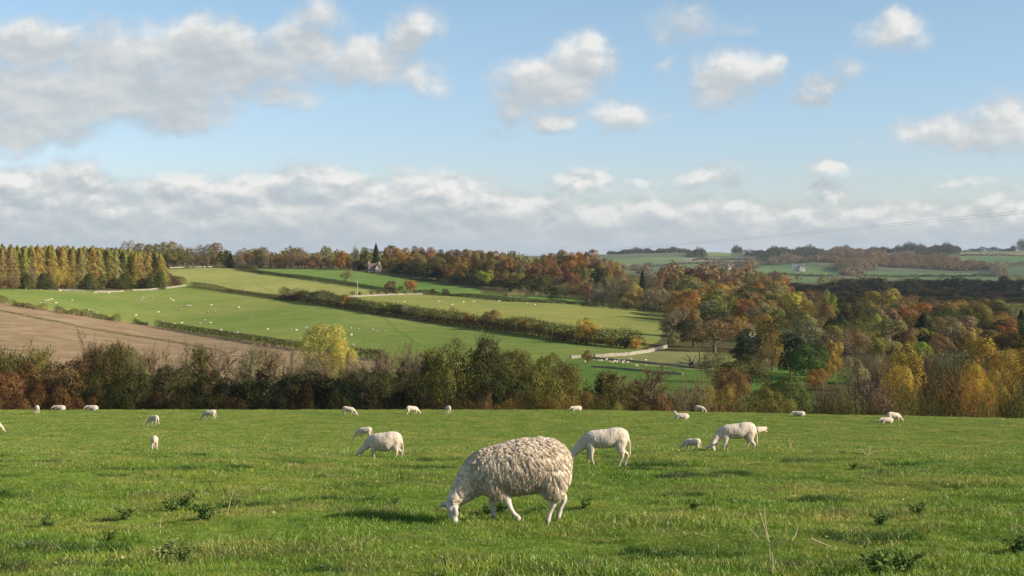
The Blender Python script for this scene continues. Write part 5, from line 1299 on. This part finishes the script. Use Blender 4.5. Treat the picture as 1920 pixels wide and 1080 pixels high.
# ------------------------------------------------------------------ grass: one object, tufts scattered over the pasture
def grass_material(name):
    m, nt = newmat(name)
    geo = N(nt, 'ShaderNodeNewGeometry'); oi = N(nt, 'ShaderNodeObjectInfo'); vc = N(nt, 'ShaderNodeVertexColor'); vc.layer_name = 'v'
    sp = N(nt, 'ShaderNodeSeparateColor'); L(nt, vc.outputs[0], sp.inputs[0])
    a = noise_(nt, geo.outputs['Position'], .45, 4, .6); b = noise_(nt, geo.outputs['Position'], 2.3, 5, .68)
    c = ramp(nt, a, [(.30, (.120, .235, .018)), (.5, (.215, .315, .034)), (.68, (.350, .350, .070))])
    c2 = ramp(nt, b, [(.32, (.30, .42, .34)), (.44, (.80, .88, .82)), (.55, (1, 1, 1)), (.70, (1.35, 1.10, 1.2))])
    c = mixc(nt, 1.0, c, c2, 'MULTIPLY')
    rr = ramp(nt, oi.outputs['Random'], [(0, (.72, .82, .75)), (.6, (1.1, 1.06, 1)), (.92, (1.35, 1.15, 1.1)), (1, (1.6, 1.25, 1.4))])
    c = mixc(nt, 1.0, c, rr, 'MULTIPLY')
    pt = noise_(nt, geo.outputs['Position'], 1.1, 6, .72)
    c = mixc(nt, ramp(nt, pt, [(.50, (0, 0, 0)), (.66, (.70, .70, .70))]), c, (.27, .205, .085))
    straw = math_(nt, 'GREATER_THAN', sp.outputs[0], .93)
    c = mixc(nt, math_(nt, 'MULTIPLY', straw, .75), c, (.36, .29, .13))
    c = mixc(nt, 1.0, c, ramp(nt, sp.outputs[0], [(0, (.75, .8, .75)), (.9, (1.2, 1.15, 1.1))]), 'MULTIPLY')
    d = N(nt, 'ShaderNodeBsdfDiffuse'); L(nt, c, d.inputs[0]); t = N(nt, 'ShaderNodeBsdfTranslucent'); L(nt, c, t.inputs[0])
    mx = N(nt, 'ShaderNodeMixShader'); mx.inputs[0].default_value = .35; L(nt, d.outputs[0], mx.inputs[1]); L(nt, t.outputs[0], mx.inputs[2])
    g = N(nt, 'ShaderNodeBsdfGlossy'); g.inputs['Roughness'].default_value = .45; g.inputs[0].default_value = (.9, 1, .8, 1)
    m2 = N(nt, 'ShaderNodeMixShader'); m2.inputs[0].default_value = .035; L(nt, mx.outputs[0], m2.inputs[1]); L(nt, g.outputs[0], m2.inputs[2])
    L(nt, m2.outputs[0], N(nt, 'ShaderNodeOutputMaterial').inputs[0]); return m
GRASS = grass_material('grass')
def tuft(rg, n, rad, h, w, straw=.04):
    V, Q, C = [], [], []
    for k in range(n):
        a = rg.uniform(0, 6.28); r = rad*math.sqrt(rg.uniform(0, 1)); p = np.array([r*math.cos(a), r*math.sin(a), -.01])
        b = rg.uniform(0, 6.28); side = np.array([math.cos(b), math.sin(b), 0])*w*rg.uniform(.7, 1.3)*.5
        la = rg.uniform(0, 6.28); ln = np.array([math.cos(la), math.sin(la), 0])*rg.uniform(.15, .95)
        H = h*rg.uniform(.45, 1.15); m = len(V)
        for t, ww in ((0, 1), (.55, .8), (1, .12)):
            q = p + np.array([0, 0, H*t*(1-.18*t)]) + ln*H*t*t
            V += [q - side*ww, q + side*ww]
        Q += [(m, m+1, m+3, m+2), (m+2, m+3, m+5, m+4)]
        v = rg.uniform(0, .9) if rg.uniform() > straw else .97
        C += [(v, v, v, 1)]*6
    me = mesh_np('tuft', V, Q, GRASS); addcol(me, 'v', C); return me
def scatter_grass():
    rg = np.random.default_rng(17)
    src = bpy.data.collections.new('tuft_kinds')
    def kind(nm, me): o = bpy.data.objects.new(nm, me); src.objects.link(o)
    for k in range(4): kind(f'a{k}', tuft(rg, 34, .12, .044, .0042))
    src2 = bpy.data.collections.new('tuft_kinds_far')
    for k in range(3):
        o = bpy.data.objects.new(f'b{k}', tuft(rg, 50, .28, .052, .010, .07)); src2.objects.link(o)
    def pts(n, Y0, Y1, um):
        Y = np.sqrt(rg.uniform(Y0**2, Y1**2, n)); u = rg.uniform(-um, um, n); x = u*Y
        z = zt(x, Y)
        hn = np.array([mnoise.noise(Vector((a*.55, b*.55, 0))) + .5*mnoise.noise(Vector((a*1.7, b*1.7, 5))) for a, b in zip(x, Y)])
        sc = np.clip(1.05 + 1.1*hn, .68, 2.2)*rg.uniform(.7, 1.25, n)
        return x, Y, z, sc
    def one(name, n, Y0, Y1, um, coll, parent=None):
        x, Y, z, sc = pts(n, Y0, Y1, um)
        me = bpy.data.meshes.new(name); me.vertices.add(n); me.vertices.foreach_set('co', np.stack([x, Y, z], 1).astype(np.float32).ravel())
        a = me.attributes.new('sc', 'FLOAT', 'POINT'); a.data.foreach_set('value', sc.astype(np.float32)); me.update()
        o = obj(name, me, parent)
        g = bpy.data.node_groups.new(name, 'GeometryNodeTree')
        g.interface.new_socket('Geometry', in_out='INPUT', socket_type='NodeSocketGeometry'); g.interface.new_socket('Geometry', in_out='OUTPUT', socket_type='NodeSocketGeometry')
        gi = g.nodes.new('NodeGroupInput'); go = g.nodes.new('NodeGroupOutput')
        ip = g.nodes.new('GeometryNodeInstanceOnPoints'); mp = g.nodes.new('GeometryNodeMeshToPoints'); ci = g.nodes.new('GeometryNodeCollectionInfo')
        ci.inputs['Collection'].default_value = coll; ci.inputs['Separate Children'].default_value = True; ci.inputs['Reset Children'].default_value = True
        ip.inputs['Pick Instance'].default_value = True
        rv = g.nodes.new('FunctionNodeRandomValue'); rv.data_type = 'FLOAT_VECTOR'; rv.inputs[0].default_value = (-.12, -.12, 0); rv.inputs[1].default_value = (.12, .12, 6.28)
        na = g.nodes.new('GeometryNodeInputNamedAttribute'); na.data_type = 'FLOAT'; na.inputs[0].default_value = 'sc'
        L(g, gi.outputs[0], mp.inputs[0]); L(g, mp.outputs[0], ip.inputs['Points']); L(g, ci.outputs[0], ip.inputs['Instance'])
        L(g, rv.outputs[0], ip.inputs['Rotation']); L(g, na.outputs[0], ip.inputs['Scale']); L(g, ip.outputs[0], go.inputs[0])
        md = o.modifiers.new('scatter', 'NODES'); md.node_group = g
        return o
    LUSH = GRASS.copy(); LUSH.name = 'lush_grass'; nt = LUSH.node_tree
    for dn in [n_ for n_ in nt.nodes if n_.type in ('BSDF_DIFFUSE', 'BSDF_TRANSLUCENT')]:
        sc_ = dn.inputs[0].links[0].from_socket; L(nt, mixc(nt, 1.0, sc_, (.30, .42, .40), 'MULTIPLY'), dn.inputs[0])
    src3 = bpy.data.collections.new('tussock_kinds')
    for k in range(3):
        m_ = tuft(rg, 60, .10, .095, .005, .02); m_.materials[0] = LUSH; src3.objects.link(bpy.data.objects.new(f'c{k}', m_))
    base_pts = pts
    def clustered(n, Y0, Y1, um):
        cY = np.sqrt(rg.uniform(Y0**2, Y1**2, 190)); cX = rg.uniform(-um, um, 190)*cY; cs = rg.uniform(.4, 1.4, 190)
        i_ = rg.integers(0, 190, n); x = cX[i_] + rg.normal(0, .20, n)*cs[i_]; Y = cY[i_] + rg.normal(0, .11, n)*cs[i_]
        return x, Y, zt(x, Y), rg.uniform(.6, 1.15, n)*np.clip(cs[i_], .6, 1.1)
    pts = clustered
    def one3():
        nonlocal pts
        o = one('grass', 4200, 8.5, 48, .43, src3); tag(o, 'darker lush tussocks dotted through the grazed pasture', 'grass', kind='stuff'); pts = base_pts
    one3()
    o = one('grass', 62000, 7, 33, .46, src); tag(o, 'short grazed grass with lush and straw patches on the near pasture', 'grass', kind='stuff')
    o = one('grass', 130000, 31, 122, .43, src2); tag(o, 'grass covering the upper pasture as far as the crest', 'grass', kind='stuff')
scatter_grass()

# ------------------------------------------------------------------ weeds, stalks, droppings in the near grass
WEED = foliage_material('weed_leaf', .15, .4)
STRAW = plain('dry_stalk', (.46, .36, .20), .8, 12, .2)
def weed_mesh(rg, h=.19, n=170, w=.38, leaf=.06):
    C, Nn = [], []; parts = []
    for s in range(10):
        a = rg.uniform(0, 6.28); t = rg.uniform(.2, 1)*w/2; top = np.array([math.cos(a)*t, math.sin(a)*t, h*rg.uniform(.6, 1.05)])
        parts.append(tube([top*0, top*.5 + [0, 0, .03], top], [.006, .005, .002], 4))
        for k in range(n//10):
            f = rg.uniform(.15, 1); q = top*f + rg.normal(0, .022, 3); C.append(q); Nn.append([rg.normal(), rg.normal(), 1.2])
    Vt, Qt = merge(parts)
    ct = np.tile([.4, .5, 0, 1], (len(Vt), 1))
    V, Q, c = merge([(Vt, Qt, ct), cards(np.array(C), np.array(Nn), leaf, rg, None, .5)])
    me = mesh_np('weed', V, Q, WEED); addcol(me, 'v', c); return me
rg = np.random.default_rng(31)
WM = [weed_mesh(rg) for _ in range(4)]
def near_at(px, py):
    return at(px, Y_of(px, py, 8, 34))
WD = [(235,975,1.0,'mid green','dark leafy weed clump left of centre foreground'),(325,960,1.0,'mid green','tall leafy weed in the left foreground group'),(345,955,1.1,'dark green','tallest dark weed of the left foreground group'),
 (385,975,1.1,'dark green','dark weed stem at the right of the left foreground group'),(440,952,.8,'mid green','small weed right of the left foreground group'),(90,990,.8,'mid green','small weed near the left edge of the foreground'),
 (310,1050,1.0,'pale olive','pale grey green plant low in the left foreground'),(345,1055,.8,'dusky olive','low dark plant beside the pale one in the left foreground'),(915,968,.9,'mid green','nettle patch under the big ewe left of her front leg'),
 (940,962,.9,'dark green','nettle patch beneath the big ewe by her far front leg'),(1095,955,.9,'mid green','nettle clump just behind the big ewe\'s hind legs'),(1640,1075,1.2,'mid green','leafy weed at the bottom edge in the right foreground'),
 (1690,1075,1.0,'dusky olive','greyish weed at the bottom edge right of the leafy weed'),(1905,1040,1.0,'dark green','dark weed at the right edge of the foreground'),
 (205,1015,.6,'blackish green','dark hollow clump in the left foreground'),(740,950,.7,'mid green','small weed left of the big ewe\'s head'),(690,945,.7,'mid green','small weed in grass far left of the big ewe\'s head'),
 (1600,880,.7,'dark brown','brown dead weed clump in the right middle pasture'),(1300,955,.6,'dusky olive','low dark clump right of the big ewe'),(1720,965,.7,'dark green','dark grass clump in the right foreground'),(1650,985,.8,'dark green','dark grass tussock in the lower right pasture')]
for k, (px, py, s, c, lb) in enumerate(WD):
    o = obj('weed', WM[k % 4]); o.location = near_at(px, min(py, 1078)); o.rotation_euler = (0, 0, k*1.7); o.scale = (s*.85, s*.85, s*.8); o.color = (*(np.array(PAL[c])*.8 + np.array((.045, .085, .022))), 1)
    tag(o, lb, 'weed', 'weeds in the near pasture')
def stalk(px, py, segs, r, label, name='dry_stalk'):
    p = near_at(px, py); sc = p.y/F; parts = []
    for ln in segs: parts.append(tube([((x)*sc, d, z*sc) for x, z, d in ln], np.linspace(r, r*.5, len(ln)), 5))
    V, Q = merge(parts); o = obj(name, mesh_np(name, V, Q, STRAW, True)); o.location = p; tag(o, label, 'dry stalk', 'dry stalks in the grass'); return o
stalk(1445, 1052, [[(0,-5,0),(-2,20,0),(-3,36,0)],[(-3,30,0),(-9,55,.02),(-14,75,.03),(-22,98,.03)],[(-3,34,0),(-8,70,.05),(-10,105,.05)],[(-14,34,0),(-28,48,.1),(-38,62,.12)],[(0,34,0),(10,44,-.1),(22,60,-.14),(24,74,-.12)],[(4,30,0),(22,38,-.05),(32,44,-.04)]], .0045, 'branching dry straw stalks standing in the right foreground')
stalk(1490, 1015, [[(-6,0,0),(3,10,.03),(8,24,.05),(12,32,.04)]], .006, 'short curved dry stalk right of the branching stalks')
stalk(1540, 1022, [[(-20,12,0),(0,4,0),(20,-4,0)]], .008, 'straight pale stick lying in the right foreground grass')
stalk(1632, 1018, [[(-16,0,0),(0,3,0),(18,3,0)]], .008, 'short pale stick lying flat right of the straight one')
stalk(1448, 1075, [[(0,0,0),(1,20,0),(0,40,.02)]], .006, 'single dry stem at the bottom edge below the branching stalks')
stalk(1480, 853, [[(0,0,0),(1,20,0),(-1,32,0)],[(0,10,0),(6,28,.02)]], .012, 'thin brown seed stem in the middle distance right of the smudged sheep')
stalk(1627, 858, [[(0,0,0),(4,12,0),(2,22,0)],[(0,3,0),(-12,14,0),(-18,16,0)],[(0,5,0),(14,12,0),(22,10,0)],[(2,12,0),(8,22,0)]], .010, 'spreading brown dead thistle in the right middle pasture')
stalk(427, 960, [[(0,0,0),(4,20,.02),(12,42,.03)]], .005, 'thin straw stem leaning right in the left foreground')
stalk(300, 1000, [[(0,0,0),(0,16,0),(1,28,.02)]], .005, 'reddish upright stem among the left foreground weeds')

# scattered fallen leaves and clover heads: countless
rg = np.random.default_rng(77); n = 3200
Y = np.sqrt(rg.uniform(64, 32*32, n)); x = rg.uniform(-.42, .42, n)*Y; z = zt(x, Y) + rg.uniform(.03, .06, n)
V, Q, c = cards(np.stack([x, Y, z], 1), np.tile([0, 0, 1.0], (n, 1)), .035, rg)
me = mesh_np('fallen_leaves', V, Q, FOL); addcol(me, 'v', c); o = obj('fallen_leaves', me); o.color = (.36, .26, .13, 1)
tag(o, 'pale fallen leaves and bits scattered through the near grass', 'leaves', kind='stuff')

# ------------------------------------------------------------------ labels for the trees: colour, shape, place and neighbour
REG = {'larch': ('in the larch plantation', 'larches of the plantation on the left'), 'larchfront': ('edging the larch plantation', None),
 'ridgeleft': ('in the left ridge wood', None), 'skyline': ('in the skyline tree line', None), 'house': ('around the cottage', None),
 'beech': ('in the long hilltop wood', None), 'beechfront': ('fronting the hilltop wood', None), 'knoll': ('in the domed knoll wood', None),
 'scrub': ('below the knoll wood', None), 'valley': ('in the right valley', None), 'shadeband': ('in the wood band tinted dark for cloud shade', 'trees of the wood band tinted dark for cloud shade'),
 'thickhedge': ('in the broad hillside hedge', None), 'belt': ('beyond the pasture crest', None), 'understorey': ('low behind the crest', None),
 'rightbelt': ('beyond the crest at right', None), 'single': ('on the hillside', None)}
def cw(t): return WORD.get(t['colour'], t['colour'])
def where(t):
    px = t['px']
    marks = {'belt': [(200,'below the stubble field'),(420,'below the long dark hedge'),(600,'left of the pale yellow tree'),(800,'right of the pale yellow tree'),(1000,'above the big ewe'),(3000,'before the bright paddock')],
             'understorey': [(200,'under the rust brown trees'),(420,'below the stubble field'),(600,'left of the pale yellow tree'),(800,'right of the pale yellow tree'),(1000,'above the big ewe'),(3000,'before the bright paddock')],
             'rightbelt': [(1440,'below the bright paddock'),(1600,'in its left half'),(1740,'beside the golden poplars'),(1860,'near the right edge'),(3000,'at the right edge')],
             'valley': [(1350,'behind the grey oak'),(1450,'beside the red tree'),(1550,'left of the slender poplar'),(1650,'right of the slender poplar'),(1760,'near the large evergreen'),(1860,'right of the large evergreen'),(3000,'at the right edge')],
             'scrub': [(1060,'left end'),(1140,'middle'),(1200,'behind the ochre tree'),(3000,'right end')],
             'beech': [(800,'left part'),(880,'middle part'),(3000,'right part')], 'beechfront': [(800,'left part'),(880,'middle part'),(3000,'right part')],
             'skyline': [(500,'left part'),(570,'middle part'),(3000,'right part')], 'knoll': [(1040,'left side'),(1100,'middle'),(3000,'right side')],
             'ridgeleft': [(270,'left end'),(350,'middle'),(3000,'right end')], 'thickhedge': [(700,'upper end'),(900,'upper half'),(1050,'lower half'),(3000,'lower end')]}
    for lim, w in marks.get(t['region'], []):
        if px < lim: return ', ' + w
    return ''
vis = [t for t in TREES]
def sizeword(t):
    return ''
cand = {}
for t in vis:
    reg, grp = REG[t['region']]
    noun = {'larch': 'larch', 'fir': 'conifer', 'poplar': 'poplar', 'shrub': 'bush', 'brush': 'willow', 'whip': 'willow'}.get(t['form'], 'tree')
    t['noun'] = noun; shp = SHAPE[t['form']]
    t['b'] = f"{cw(t)} {shp} {noun} {reg}" if noun != 'larch' else f"{cw(t)} pointed larch {reg}"
    if t['label'] is None: t['cur'] = t['b'] + where(t)
    else: t['cur'] = t['label']
nw = lambda x: len(x.replace(',', ' ').split())
used = {}
for t in vis: used.setdefault(t['cur'], []).append(t)
for key in list(used):
    g = used[key]
    if len(g) < 2 or g[0]['region'] in ('larch', 'shadeband'): continue
    for t in g:
        near_ = sorted([q for q in vis if q is not t and q['region'] == t['region']], key=lambda q: math.hypot(q['px']-t['px'], q['top']-t['top']))[:9]
        opts = []
        for q in near_:
            dx, dy = t['px']-q['px'], t['top']-q['top']
            rel = ('right of' if dx > 0 else 'left of') if abs(dx) > .7*abs(dy) else ('below' if dy > 0 else 'above')
            s2 = f"{rel} the {cw(q)} {SHAPE[q['form']].split()[0]} {q['noun']}"
            for b_ in (t['cur'], t['b']):
                opts.append(b_ + ', ' + s2)
        for op in opts:
            if nw(op) <= 16 and op not in used:
                used[op] = [t]; t['cur'] = op; break
for t in vis:
    o = t['o']; reg, grp = REG[t['region']]
    if nw(t['cur']) > 16: t['cur'] = t['b']
    g = grp or ('trees ' + reg)
    tag(o, t['cur'], 'bush' if t['noun'] == 'bush' else 'tree', g)

# ------------------------------------------------------------------ render settings
scene.view_settings.view_transform = 'Standard'; scene.view_settings.look = 'None'
scene.view_settings.exposure = 0.5; scene.view_settings.gamma = 1.0; scene.view_settings.use_curve_mapping = False
cy = scene.cycles
scene.render.engine = 'CYCLES'
cy.max_bounces = 6; cy.diffuse_bounces = 3; cy.glossy_bounces = 2; cy.transmission_bounces = 3; cy.volume_bounces = 0; cy.transparent_max_bounces = 8
cy.use_denoising = True; cy.denoiser = 'OPENIMAGEDENOISE'
cy.sample_clamp_indirect = 6
print('trees', len(TREES))
